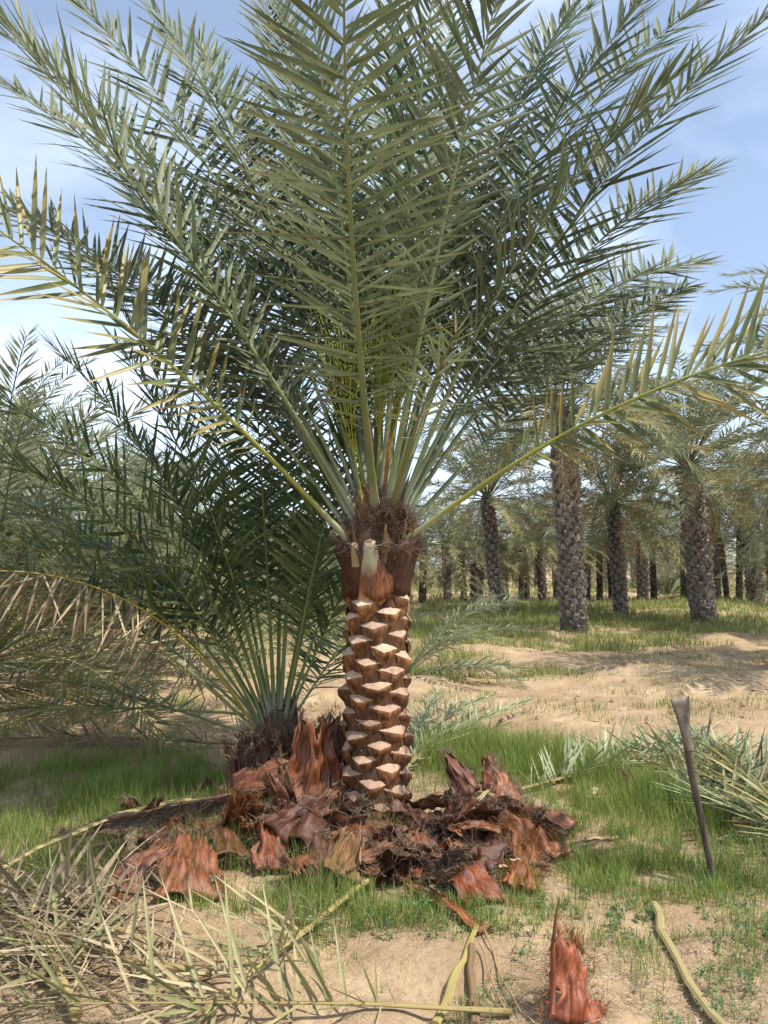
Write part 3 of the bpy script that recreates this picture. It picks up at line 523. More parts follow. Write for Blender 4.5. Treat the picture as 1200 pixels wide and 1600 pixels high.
GREY=(1.25,1.25,1.3); RED=(1.2,1.05,1.0); DARK=(.55,.5,.5); ORG=(1.45,1.2,.8)
sh(262,1328,.95,.30,1.5,(PI*.88,1.5,.0),1,'long grey-brown rolled sheath with frayed fibres, at the outer end of the heap',fr=420,frl=.12,col=GREY,mats=('sheath','fibre'),bend=.1,lift=.06,taper=.2)
sh(300,1385,.50,.36,.7,(-1.15,.1,.25),2,'broad flattened sheath with a smooth red inside and grey fibrous top',fr=260,col=RED,frl=.09)
sh(215,1395,.36,.22,.8,(-.9,.2,-.5),3,'red-brown sheath slab lying below the rolled grey sheath',fr=120,col=RED)
sh(408,1335,.24,.20,2.3,(1.35,.1,-.15),4,'small orange-brown sheath curled into an open tube',fr=80,col=ORG,lift=.08,frm='strand_orange',mats=('sheath','sheath'))
sh(355,1330,.42,.30,1.0,(1.0,.3,.8),5,'rust-coloured shaggy sheath between the grey roll and the curled tube',fr=320,frm='strand_orange',frl=.09,col=(.9,.7,.5),lift=.03)
sh(485,1295,.66,.42,.9,(-.18,.05,.15),6,'tall smooth red-brown sheath standing against the young palm',fr=200,col=(1.3,1.05,.9),lift=.08,bend=-.2)
sh(450,1325,.50,.24,1.3,(.35,-.5,.5),7,'twisted grey-edged sheath leaning below the tall red-brown one',fr=260,col=(.75,.7,.7),frl=.07,lift=.02)
sh(510,1285,.58,.26,.9,(-.1,.25,.5),8,'dark brown sheath wedged upright between the young palm and the trunk',fr=140,col=(.8,.65,.6),lift=.10)
sh(455,1255,.58,.34,.9,(-.2,-.35,-.3),9,'shaggy dark sheath standing behind the twisted grey-edged one',fr=300,col=(.75,.65,.6),lift=.10,frl=.07)
sh(530,1340,.52,.20,1.4,(1.45,.1,1.35),10,'grey-rimmed sheath lying like a trough at the foot of the trunk',fr=200,col=(.8,.75,.75),frl=.05)
sh(500,1385,.36,.30,1.0,(-1.0,.0,-.15),11,'rounded dark fibrous sheath lying mouth-down before the trunk',fr=320,col=DARK,frl=.07,lift=.01)
sh(430,1365,.28,.24,.9,(-.8,.2,.3),12,'glossy maroon sheath under the curled orange tube',fr=60,col=(1.1,.7,.65))
sh(560,1370,.34,.28,.5,(-1.25,.15,-.1),13,'flat red sheath plate in front of the trunk',fr=60,col=(1.3,1.05,1.0))
sh(615,1335,.26,.24,.4,(-1.2,-.2,.4),14,'pinkish sheath plate with a torn edge touching the trunk foot',fr=40,col=(1.5,1.3,1.2))
sh(680,1420,.42,.24,1.1,(1.2,-.5,.8),15,'dark hollow sheath lying over the long brown strip',fr=160,col=(.7,.6,.6))
sh(690,1440,.46,.07,.5,(-1.25,.1,.75),16,'long narrow orange-brown strip of sheath at the heap front edge',fr=60,col=ORG)
sh(722,1258,.30,.20,1.1,(-.35,-.5,.1),17,'rough dark sheath standing upright beyond the trunk with a hooked tip',fr=160,col=(.8,.6,.6))
sh(768,1255,.24,.20,1.2,(-.5,.3,.2),18,'small maroon sheath cup beside the upright dark one',fr=60,col=(1.0,.6,.55),lift=.04)
sh(795,1275,.26,.22,1.0,(-.8,.1,.2),19,'pale grey tufted sheath with bleached fibres',fr=420,col=(1.7,1.7,1.7),frl=.09,lift=.05)
sh(715,1310,.26,.28,.6,(-.6,.1,-.2),20,'red sheath bowl close beside the cut trunk',fr=80,col=(1.3,.9,.8),lift=.01)
sh(828,1345,.40,.36,.8,(-1.15,.15,.5),21,'big rust-brown sheath with long orange hair at the heap end toward the tool',fr=600,frm='strand_orange',frl=.11,col=(1.15,.95,.8),lift=.04)
sh(848,1318,.34,.28,1.0,(-1.25,.2,1.2),22,'grey-brown silky sheath lying on the big rust-brown one',fr=400,col=(1.2,1.1,1.05),frl=.09,lift=.10)
sh(815,1380,.34,.22,.9,(-1.1,.2,-.2),23,'bright orange hairy sheath low at the grass edge',fr=500,frm='strand_orange',frl=.09,col=ORG)
sh(655,1375,.36,.30,.5,(-1.2,-.1,-.4),24,'flat brown sheath under the upright wood chip',fr=80,col=(1.0,.8,.7))
sh(735,1400,.34,.30,.6,(-1.1,.1,.5),25,'reddish sheath half hidden beneath the pale yellow cutting',fr=120,col=(1.25,.9,.8))
sh(790,1350,.28,.24,.8,(-.9,-.3,.9),26,'dull brown sheath behind the pale yellow cutting',fr=160,col=(.8,.7,.65))
sh(893,1590,.24,.24,.7,(-.35,.25,.25),27,'red fibrous sheath standing alone on the sand with a long torn spike',fr=420,frm='strand_orange',frl=.07,col=(1.5,1.0,.85))
sh(985,1243,.16,.14,1.0,(-.3,.1,.3),28,'small dark sheath tuft standing alone in the grass',fr=120,col=(.8,.7,.7))
# spike on the lone sheath
o28=[o for o in C.objects if o.get('label','').startswith('red fibrous sheath standing alone')][0]
V,F,U=tube_arrays(np.array([[-.09,.02,.02],[-.10,.0,.12],[-.105,.0,.22],[-.10,-.005,.32],[-.095,-.01,.37]]),np.array([.02,.019,.014,.007,.001]),6,.45); s_=obj('spike',npmesh('spike',V,F,U,None,True),o28,M['sheath']); s_.color=(1.2,.7,.5,1)
HUG=[(545,1322,.34,.30,1.5,.10),(575,1345,.30,.30,1.2,.09),(648,1318,.30,.28,1.3,.08),(672,1300,.34,.26,1.6,.08),(690,1345,.32,.30,1.1,.09),(625,1385,.34,.30,.9,.06),(575,1392,.34,.28,1.4,.04),(745,1330,.34,.30,1.4,.10),(780,1310,.32,.28,1.6,.10),(760,1375,.34,.30,1.1,.06),(455,1345,.36,.30,1.6,.10),(395,1325,.40,.30,1.3,.10),(360,1345,.36,.28,1.7,.05),(420,1290,.42,.32,1.4,.16),(480,1345,.32,.28,1.9,.10),(515,1335,.36,.30,1.2,.12),(330,1305,.42,.26,1.5,.06),(700,1385,.30,.26,1.5,.06),(435,1255,.46,.34,1.1,.22),(400,1275,.40,.30,1.3,.16)]
for q,(px,py,l,w,cu,lf) in enumerate(HUG):
    x,y=gp(px,py); o=sheath_obj('leaf_sheath',l,w,cu,400+q,fr=150,frl=.07,rag=.03,bend=.2,col=[(.55,.45,.42),(1.0,.85,.75),(.75,.62,.58),(1.25,1.0,.85),(.6,.5,.5)][q%5],frm='strand')
    settle(o,x,y,(R.choice([-1,1])*R.uniform(.95,1.5)+PI*.0,R.uniform(-.5,.5),R.uniform(-1.2,1.2)),lf); tag(o,'large curled brown sheath heaped close round the foot of the pruned trunk','leaf sheath','curled sheaths hugging the trunk')
# smaller torn pieces filling the heap
for q in range(95):
    t=R.random(); px=R.uniform(200,870); py=np.interp(abs(px-600)/270,[0,1],[1365,1325])+R.normal(0,28)
    if 540<px<640: py=max(py,1335)
    x,y=gp(px,py); o=sheath_obj('sheath_scrap',R.uniform(.12,.26),R.uniform(.10,.22),R.uniform(.3,1.4),100+q,fr=60,frl=.06,col=random.choice([RED,DARK,DARK,(.8,.7,.65),ORG,(1,.85,.75),(1.2,1.1,1.0)]),frm=random.choice(['strand','strand','strand_orange']))
    settle(o,x,y,(random.choice([-1,1])*R.uniform(.9,1.7),R.uniform(-.4,.4),R.uniform(-3,3)),R.uniform(.02,.10)); tag(o,'small torn brown scrap of sheath in the heap round the palm','sheath scrap','small sheath scraps in the heap')
# debris mound
mx_=np.linspace(-2.0,1.25,130); my_=np.linspace(3.75,5.35,80); MX,MY=np.meshgrid(mx_,my_)
def mound(x,y):
    e=np.maximum(np.exp(-(((x+.05)/.75)**4+((y-4.62)/.42)**4)),np.maximum(.9*np.exp(-(((x+1.25)/.45)**4+((y-4.45)/.17)**4)),.95*np.exp(-(((x+.6)/.36)**4+((y-4.95)/.34)**4))))
    return e*(.025+.09*vnoise(x*6,y*6,41)+.07*vnoise(x*15,y*15,42)+.03*vnoise(x*40,y*40,43))-.03
MZ=gh(MX,MY)+mound(MX,MY); q=(np.arange(79)[:,None]*130+np.arange(129)[None]).ravel()
o=obj('debris_mound',npmesh('debris_mound',np.stack([MX,MY,MZ],-1).reshape(-1,3),np.stack([q,q+1,q+131,q+130],-1),np.stack([MX*5,MY*5],-1).reshape(-1,2),None,True),None,M['debris']); tag(o,'dark brown crumbled sheath debris under the heap round the palm','debris',kind='stuff')
# loose fibre over the heap
n=3600; px=R.uniform(150,880,n); py=1345+R.normal(0,30,n); g2=np.array([gp(a,b) for a,b in zip(px,py)]); zb=gh(g2[:,0],g2[:,1])+R.uniform(0,.12,n)
f=obj('loose_fibre',strand_mesh('loose_fibre',np.column_stack([g2,zb]),R.normal(0,1,(n,3))*[1,1,.4]+[0,0,.1],R.uniform(.04,.16,n),.0011,grav=.5,curl=.4),None,M['strand']); tag(f,'tangle of loose brown palm fibre over the sheath heap','fibre',kind='stuff')
# torn fibre sheets between the petioles of the pruned palm
for q in range(16):
    ph=-PI+q*2.39996; zz=R.uniform(1.68,1.86); r=.21-(zz-1.68)*.35; o=sheath_obj('fibre_sheet',R.uniform(.14,.24),R.uniform(.14,.22),.5,300+q,bend=-.1,parent=palm,mats=('fibre','fibre'),fr=110,frl=.10,col=random.choice([(.7,.62,.55),(1.1,1,.95),(.5,.42,.4),(1.4,1.25,1.1)]))
    o.location=(AX1[0]+r*math.cos(ph),AX1[1]+r*math.sin(ph),zz); o.rotation_euler=Euler((R.uniform(-.25,.15),R.uniform(-.5,.5),ph+PI/2+PI),'XYZ')
# old sheaths clasping the young palm's foot
for q,(ph,zz,l_,t_) in enumerate([(-1.2,.02,.55,.25),(-.5,.05,.5,.3),(-2.0,.04,.5,.3),(-2.7,.0,.45,.4),(.3,.05,.5,.3),(-1.6,.16,.45,.15),(1.4,.05,.45,.3),(2.6,.05,.45,.35),(-.9,.2,.42,.2)]):
    o=sheath_obj('leaf_sheath',l_,.30,.8,200+q,bend=-.15,parent=young,fr=200,frl=.09,col=random.choice([DARK,(.8,.65,.6),(1.1,.85,.75)]),frm='strand'); r=.19
    o.location=(C2[0]+r*math.cos(ph),C2[1]+r*math.sin(ph),zz); o.rotation_euler=Euler((-t_,0,ph+PI/2+PI),'XYZ')
n=900; aa=R.uniform(0,2*np.pi,n); zz=R.uniform(.25,.62,n); rr=np.interp(zz,[.3,.5,.62],[.18,.14,.06]); B=np.stack([C2[0]+rr*np.cos(aa),C2[1]+rr*np.sin(aa),zz],-1); D=np.stack([np.cos(aa),np.sin(aa),R.normal(.6,.7,n)],-1)
f=obj('fibre_strands',strand_mesh('fibre_strands',B,D,R.uniform(.05,.16,n),.0013,grav=.4,curl=.35),young,M['strand']); f['kind']='stuff'
# wood chips and cut petiole pieces
def stick(name,P,r0,r1,mat,label,cat,group=None,flat=.55,col=(1,1,1),ends=True):
    P=np.array([tuple(p) for p in P],float); n=max(9,len(P)); t=np.linspace(0,len(P)-1,n); Q=np.stack([np.interp(t,np.arange(len(P)),P[:,k]) for k in range(3)],1)
    g_=np.random.default_rng(abs(hash(label))%1000 if False else len(label)*7+int(P[0,0]*100)%97); Q[1:-1]+=g_.normal(0,.004,(n-2,3)); rr=np.linspace(r0,r1,n)*g_.uniform(.9,1.1,n)
    V,F,U=tube_arrays(Q,rr,6,flat); o=obj(name,npmesh(name,V,F,U,None,False),None,M[mat]); o.color=(*col,1); tag(o,label,cat,group); return o
def gpt(px,py,h=.02): x,y=gp(px,py); return (x,y,ghf(x,y)+h)
stick('wood_chip',[gpt(640,1372,.03),gpt(641,1340,.10)],.020,.018,'wood','pale upright wood chip in front of the trunk','wood chip','wood chips',.3,(1.35,1.3,1.2))
stick('wood_chip',[gpt(645,1325,.06),gpt(715,1330,.06)],.012,.010,'wood','long thin orange-tan chip lying level beside the trunk','wood chip','wood chips',.3,(1.1,.8,.6))
stick('petiole_piece',[gpt(690,1330,.08),gpt(735,1342,.06),gpt(772,1350,.05)],.018,.035,'wood','pale yellow-green petiole cutting on the heap','petiole piece',None,.4,(1.25,1.35,.9))
stick('petiole_piece',[gpt(713,1300,.10),gpt(765,1278,.14)],.020,.017,'wood','greenish square-cut petiole piece poking out of the heap','petiole piece',None,.6,(.85,.95,.6))
stick('petiole_piece',[gpt(470,1318,.10),gpt(520,1318,.10)],.022,.020,'spathe','wet orange cut petiole glinting under the dark sheaths','petiole piece',None,.6,(1.5,1.2,.9))
stick('petiole_piece',[gpt(205,1365,.0),gpt(205,1330,.16)],.040,.025,'wood','short grey upright petiole stump leaning on the rolled sheath','petiole piece',None,.5,(.55,.5,.45))
stick('petiole_piece',[gpt(918,1258,.03),gpt(945,1258,.03),gpt(1000,1256,.03)],.012,.010,'wood','short tan petiole piece lying in the grass near the small dark tuft','petiole piece',None,.6,(.95,.85,.7))
wb=stick('petiole_piece',[gpt(922,1256,.02),gpt(932,1252,.06)],.028,.020,'wood','cream chunk of cut leaf base lying in the grass','petiole piece',None,.8,(1.5,1.45,1.3))
stick('petiole_piece',[gpt(915,1322,.02),gpt(965,1320,.03)],.016,.013,'wood','weathered pale stick half sunk in grass before the tool','stick',None,.7,(.95,.85,.7))
stick('petiole_piece',[gpt(958,1320,.02),gpt(1000,1293,.05)],.010,.010,'handle','dark wet stick end touching the weathered pale stick','stick')
for q in range(26):
    px=R.uniform(560,860); py=R.uniform(1320,1400); a=R.uniform(0,6.28); l=R.uniform(.02,.06); x,y,zc=gpt(px,py,R.uniform(.05,.13)); 
    stick('wood_chip',[(x,y,zc),(x+l*math.cos(a),y+l*math.sin(a),zc+R.uniform(-.01,.02))],R.uniform(.005,.012),R.uniform(.003,.008),'wood','small pale wood splinter scattered on the sheath heap','wood chip','small wood splinters',.35,(1.2*R.uniform(.8,1.2),1.05,.9))
# cut midribs lying on the sand
stick('cut_midrib',[gpt(-60,1425,.10),gpt(60,1375,.16),gpt(180,1338,.20),gpt(285,1306,.22),gpt(330,1300,.20)],.014,.032,'wood','long green-tan frond stalk resting across the rolled grey sheath','frond stalk','cut frond stalks',.5,(.78,.82,.48))
stick('cut_midrib',[gpt(1022,1425,.04),gpt(1040,1470,.03),gpt(1085,1550,.03),gpt(1135,1625,.03)],.017,.021,'wood','grey-green stalk lying on bare sand apart from the other prunings','frond stalk','cut frond stalks',.6,(.72,.75,.5))
stick('cut_midrib',[gpt(745,1465,.03),gpt(715,1535,.03),gpt(680,1605,.02)],.012,.018,'wood','yellow-green mottled stalk on the sand before the heap','frond stalk','cut frond stalks',.6,(.72,.74,.40))
stick('cut_midrib',[gpt(737,1500,.03),gpt(740,1560,.03),gpt(742,1610,.02)],.014,.016,'wood','dull brown stalk lying alongside the yellow-green mottled one','frond stalk','cut frond stalks',.6,(.45,.36,.28))
stick('thin_twig',[gpt(757,1470,.03),gpt(785,1540,.03),gpt(815,1600,.03)],.004,.003,'wood','thin dry twig lying beside the mottled stalk','twig','thin twigs',1,(.8,.65,.5))
stick('thin_twig',[gpt(750,1500,.03),gpt(775,1560,.04),gpt(790,1600,.03)],.004,.003,'wood','thin dry twig crossing the brown stalk','twig','thin twigs',1,(.8,.65,.5))
stick('thin_twig',[gpt(1173,1090,0),gpt(1165,1057,.0)],.012,.008,'handle','thin dark twig stuck upright in the open sand','twig')

def cut_frond(pts,h,label,mat,n,s0=.1,lmax=.42,wid=.0145,roll=0,objs=False,col=(1,1,1),S=None,ranks=(.1,.5,.9),wbase=.02,**kw):
    """a severed frond lying on the sand along pixel points"""
    P=np.array([gpt(px,py,hh) for (px,py),hh in zip(pts,h)]); t=np.linspace(0,len(P)-1,30); P=np.stack([np.interp(t,np.arange(len(P)),P[:,k]) for k in range(3)],1)
    for _ in range(3): P[1:-1]=(P[:-2]+2*P[1:-1]+P[2:])/4
    T=P[-1]-P[0]; Sv=np.cross(T,[0,0,1.]) if S is None else np.array(S); 
    o=obj('cut_frond',rachis_mesh(P,Sv/np.linalg.norm(Sv),wbase,.003,wbase*1.15),None,M['wood']); o.color=(.62*col[0]**.3,.64*col[1]**.3,.42,1); tag(o,label,'cut frond','cut fronds on the ground')
    LV=leaflets(P,Sv/np.linalg.norm(Sv),n,s0,lmax=lmax,wid=wid,roll=roll,ranks=ranks,**kw)
    # keep leaflets above the sand
    tipz=LV[0]+LV[1]*LV[3][:,None]; gz=gh(tipz[:,0],tipz[:,1])+.01; low=tipz[:,2]<gz
    LV[1][low,2]+=((gz-tipz[:,2])/LV[3])[low]; LV[1]/=np.linalg.norm(LV[1],axis=1,keepdims=True)
    if objs: leaf_objects(o,LV,mat)
    else: f=obj('foliage',foliage_mesh('foliage',LV),o,M[mat]); f['kind']='stuff'
    return o
cut_frond([(800,1597),(560,1597),(300,1600),(-80,1606)],[.02,.03,.06,.09],'straw-green cut frond lying level with leaflets standing like swords','leaf_straw',26,s0=.26,objs=True,lmax=.46,ranks=(.3,.8,1.3),wid=.0085,wbase=.014,col=(1.5,1.3,.7),jit=.22,amin=.6,amax=1.25)
cut_frond([(622,1366),(560,1412),(480,1478),(420,1530),(330,1600),(250,1680)],[.06,.05,.05,.06,.05,.04],'yellow-green cut frond with a bare thick stalk end in the grass before the trunk','leaf_straw',26,s0=.32,objs=True,lmax=.46,wid=.009,ranks=(.1,.5,.9),col=(1.7,1.5,.8),wbase=.026,jit=.2,amin=.5,amax=1.1)
cut_frond([(330,1560),(180,1530),(40,1500),(-120,1470)],[.05,.08,.10,.12],'half-dry cut frond under the sword-leaved one with yellow edges','leaf_straw',26,s0=.1,lmax=.46,ranks=(.0,.3,.7),wid=.009,col=(1.5,1.2,.7),jit=.35,amin=.5,amax=1.3)
cut_frond([(250,1500),(140,1460),(20,1440),(-120,1420)],[.05,.08,.10,.10],'grey withered cut frond at the back of the frond pile','leaf_dead',30,s0=.1,lmax=.42,ranks=(.1,.6,1.0),col=(1.2,.9,.6),jit=.45,amin=.4,amax=1.3)
cut_frond([(120,1610),(80,1540),(20,1470),(-30,1400)],[.05,.12,.14,.10],'olive cut frond slanting over the frond pile','leaf_straw',28,s0=.05,lmax=.42,ranks=(.0,.4,.8),wid=.009,col=(1.3,1.2,.7),jit=.35,amin=.5,amax=1.2)
cut_frond([(805,1248),(880,1232),(960,1212),(1080,1190),(1200,1180)],[.03,.04,.06,.08,.10],'pale silver-green cut frond beyond the tool with upright leaflets','leaf_cut',46,s0=.03,lmax=.40,ranks=(.5,.9,1.3),col=(1.4,1.4,.9),jit=.2,amin=.7,amax=1.2)
cut_frond([(1290,1270),(1180,1245),(1060,1215),(960,1195),(880,1180)],[.08,.09,.08,.06,.04],'grey-green cut frond lying crosswise on the silver-green one','leaf_cut',46,s0=.03,lmax=.42,ranks=(.0,.4,.8),col=(1.2,1.2,.8),jit=.15)
cut_frond([(1330,1330),(1200,1290),(1100,1240),(1010,1205)],[.08,.10,.10,.06],'yellowish cut frond fanned over the pile beside the tool','leaf_straw',44,s0=.05,lmax=.42,ranks=(-.1,.2,.6),col=(1.3,1.2,.7),jit=.18)
cut_frond([(1340,1400),(1240,1330),(1180,1270),(1130,1210)],[.06,.14,.2,.22],'olive-brown cut frond drooping over the edge of the pile','leaf_yellow',44,s0=.05,lmax=.46,ranks=(-.3,.1,.5),col=(1.3,1.1,.6),jit=.2)
cut_frond([(640,1215),(690,1185),(760,1150),(830,1120)],[.10,.14,.16,.14],'silvery cut frond tucked behind the trunk on the green grass','leaf_cut',40,s0=.0,lmax=.40,ranks=(.2,.6,1.0),col=(1.2,1.2,.9),jit=.15,amin=.25,amax=.6)
cut_frond([(380,1170),(300,1168),(180,1166),(60,1170),(-60,1175)],[.05,.06,.07,.08,.08],'dry tan cut frond lying in sun beyond the shaded grass','leaf_dead',44,s0=.03,lmax=.34,ranks=(.1,.4,.8),col=(1.4,1,.7),jit=.3)
cut_frond([(1330,1260),(1200,1225),(1080,1200),(960,1190)],[.12,.14,.12,.08],'grey-green cut frond topmost on the pile beside the tool','leaf_cut',56,s0=.03,lmax=.46,ranks=(.0,.3,.7),col=(1.2,1.2,.8),jit=.18)
cut_frond([(1300,1360),(1190,1310),(1110,1270),(1030,1240)],[.08,.10,.10,.06],'pale green cut frond low in the pile beside the tool','leaf_cut',56,s0=.03,lmax=.46,ranks=(.0,.4,.8),col=(1.2,1.2,.8),jit=.2)
cut_frond([(1280,1300),(1180,1250),(1110,1200),(1060,1160)],[.10,.15,.17,.12],'dull green cut frond sticking up from the pile beside the tool','leaf',50,s0=.03,lmax=.46,ranks=(-.2,.3,.8),col=(1.2,1.1,.7),jit=.2)
cut_frond([(630,1225),(670,1180),(715,1140),(770,1105)],[.08,.16,.20,.16],'silvery cut frond with bunched leaflets leaning behind the trunk','leaf_cut',46,s0=.0,lmax=.46,ranks=(.2,.6,1.0),col=(1.2,1.2,.9),jit=.2,amin=.2,amax=.5)
cut_frond([(620,1215),(650,1170),(668,1135),(690,1100)],[.08,.14,.18,.16],'pale bunched frond tip showing past the trunk','leaf_cut',40,s0=.0,lmax=.42,ranks=(.2,.6,1.0),col=(1.2,1.2,.9),jit=.2,amin=.2,amax=.45)
# tangled straw heap
n=520; px=R.normal(110,80,n); py=R.normal(1480,45,n); g2=np.array([gp(min(a,300),min(max(b,1395),1590)) for a,b in zip(px,py)]); ang=R.normal(2.6,.8,n)
D=np.column_stack([np.cos(ang),np.sin(ang),R.normal(0,.22,n)]); D/=np.linalg.norm(D,axis=1,keepdims=True); N_=R.normal(0,1,(n,3))+[0,0,1.5]; N_-=(N_*D).sum(1,keepdims=True)*D; N_/=np.linalg.norm(N_,axis=1,keepdims=True)
LV=[np.column_stack([g2,gh(g2[:,0],g2[:,1])+R.uniform(.01,.16,n)]),D,N_,R.uniform(.18,.42,n),R.uniform(.002,.007,n),R.integers(0,6,n),R.random(n)]
f=obj('straw_heap',foliage_mesh('straw_heap',LV),None,M['leaf_dead']); tag(f,'tangled heap of grey dry leaflets under the cut fronds','straw',kind='stuff')

# ------------------------------------------------------------------ palm-cutting tool
fx,fy=gp(1117,1388); tb=Vector((fx,fy,ghf(fx,fy)-.06)); tt=at(1062,1090,fy+.02); ax=(tt-tb); L=ax.length; ax.normalize()
tool=empty('pruning_tool',(0,0,0)); tag(tool,'long-handled palm chisel with a flared iron blade, stuck handle-down in the grass','tool')
hand=[tb+ax*(L*f)+Vector((.006*math.sin(f*7),0,0)) for f in np.linspace(0,.80,10)]
V,F,U=tube_arrays(np.array([tuple(p) for p in hand]),np.linspace(.0175,.0205,10),10,.9,cap=False); obj('handle',npmesh('handle',V,F,U,None,True),tool,M['handle'])
prof=[(.74,.023,.022),(.80,.025,.020),(.86,.029,.013),(.92,.037,.007),(.97,.046,.004),(1.0,.049,.0015)]
V=[];sd=Vector((1,0,0)); sd=(sd-ax*sd.dot(ax)).normalized(); nn=sd.cross(ax)
for f_,w,d in prof:
    p=tb+ax*(L*f_)
    for k in range(10):
        a=2*PI*k/10; V.append(tuple(p+sd*(w*math.copysign(abs(math.cos(a))**.7,math.cos(a)))+nn*(d*math.sin(a))))
F=[[r*10+k,r*10+(k+1)%10,r*10+10+(k+1)%10,r*10+10+k] for r in range(5) for k in range(10)]
F+=[[50,51,58,59],[51,52,57,58],[52,53,56,57],[53,54,55,56]]
obj('blade',npmesh('blade',np.array(V),np.array(F),None,None,True),tool,M['iron'])

# ------------------------------------------------------------------ grove palms
def far_frond(L,th0,k,nl,lmax,seed,hang=0,wid=.013,keep=None,jit=.1):
    g_=np.random.default_rng(seed); P=curve((0,0),0,th0,k,L,g_.uniform(-.12,.12),0,0,14); c=Col()
    V,F,U=tube_arrays(P,np.linspace(.024,.005,14),3,.7,(0,-1,0),cap=False); c.add(V,F,U,.9)
    O,D,N,ln,w,va,rn=leaflets(P,(0,-1,0),nl,.14,lmax=lmax,wid=wid,roll=g_.uniform(-.3,.3),rng=g_,hang=hang,keep=keep,jit=jit)
    Xs=np.cross(D,N); Vt,Ft,Ut=leaf_template(.12,seg=1)
    Pp=O[:,None]+D[:,None]*(Vt[:,1][None]*ln[:,None])[...,None]+Xs[:,None]*(Vt[:,0][None]*w[:,None])[...,None]+N[:,None]*(Vt[:,2][None]*ln[:,None])[...,None]
    FF=(Ft[None]+np.arange(len(ln))[:,None,None]*4).reshape(-1,4); c.add(Pp.reshape(-1,3),FF,np.tile(Ut,(len(ln),1)),rn)
    return c
FF_live=[far_frond(3.6,0,[.7,.95,1.15,.85][i],66,.50,300+i,wid=.024) for i in range(4)]
FF_dead=[far_frond(2.9,0,[.9,1.2][i],44,.36,320+i,hang=.7,keep=.85,jit=.3,wid=.017) for i in range(2)]
LIVE=[c.mesh('frond') for c in FF_live]; DEAD=[c.mesh('frond') for c in FF_dead]
YELL=[m.copy() for m in LIVE[:2]]
for m in LIVE: m.materials.append(M['leaf_far'])
for m in DEAD: m.materials.append(M['leaf_far_dry'])
for m in YELL: m.materials.append(M['leaf_far_yellow'])
def crown_spec(rng,nl=34,nd=9,up=1.35,low=-.25):
    out=[]
    for k in range(nl):
        f=k/(nl-1); out.append((k*2.39996+rng.normal(0,.12),up-(up-low)*f**1.25+rng.normal(0,.08),rng.uniform(.85,1.08),'y' if f>.74 and rng.random()<.5 else 'l',int(rng.integers(0,4))))
    for k in range(nd): out.append((rng.uniform(0,6.28),rng.uniform(-1.0,.0),rng.uniform(.55,1),'d',int(rng.integers(0,2))))
    return out
def fmat(a,p,s): return Matrix.Rotation(a,4,'Z')@Matrix.Rotation(-p,4,'Y')@Matrix.Scale(s,4)
def bstub(seed,w=.075,l=.17):
    g_=np.random.default_rng(seed); j=lambda: g_.uniform(-.008,.008)
    V=[(-w,0,-.05),(w,0,-.05),(-.75*w+j(),.055+j(),l*.55+j()),(.75*w+j(),.055+j(),l*.55+j()),(-.6*w,.03,l*.72+j()),(.6*w,.03,l*.72+j()),(-.8*w,-.04,l*.5),(.8*w,-.04,l*.5),(0,.035+j(),-.02),(0,.085+j(),l*.5+j())]
    F=[(0,8,9,2),(8,1,3,9),(2,9,3,5),(2,5,4,4),(0,2,4,6),(1,7,5,3),(4,5,7,6)]
    me=bpy.data.meshes.new('leaf_base'); me.from_pydata(V,[],[tuple(dict.fromkeys(f)) for f in F]); me.materials.append(M['bark_stub']); return me
BS=[bstub(40+i) for i in range(5)]
def trunk_mesh(h,r,lean,seed):
    zs=np.linspace(-.3,h+.35,14); rs=r*np.interp(zs/h,[-.1,0,.12,.85,1,1.1],[1.15,1.1,.98,.95,1.02,.5]); return lathe(lambda z:(lean[0]*(z/h)**1.3 if z>0 else 0,lean[1]*z/h),zs,rs,14,.08,seed)
def stub_cloud(h,r,lean,seed,rise=.02,sz=1.0):
    c=Col(); g_=np.random.default_rng(seed); tv=[np.array([v.co[:] for v in m.vertices]) for m in BS]; z=.05;k=0
    while z<h:
        a=k*GA+g_.normal(0,.08); V=tv[k%5]*sz*g_.uniform(.7,1.35); ca,sa=math.cos(a-PI/2),math.sin(a-PI/2)
        V=np.stack([V[:,0]*ca-V[:,1]*sa,V[:,0]*sa+V[:,1]*ca,V[:,2]],1)+[lean[0]*(z/h)**1.3+r*.93*math.cos(a),lean[1]*z/h+r*.93*math.sin(a),z]
        c.add(V,[(0,8,9,2),(8,1,3,9),(2,9,5,4),(9,3,5,5) if False else (2,9,3,5),(0,2,4,6),(1,7,5,3),(4,5,7,6)],None,g_.random()); z+=rise*g_.uniform(.8,1.2);k+=1
    return c.mesh('leaf_bases')
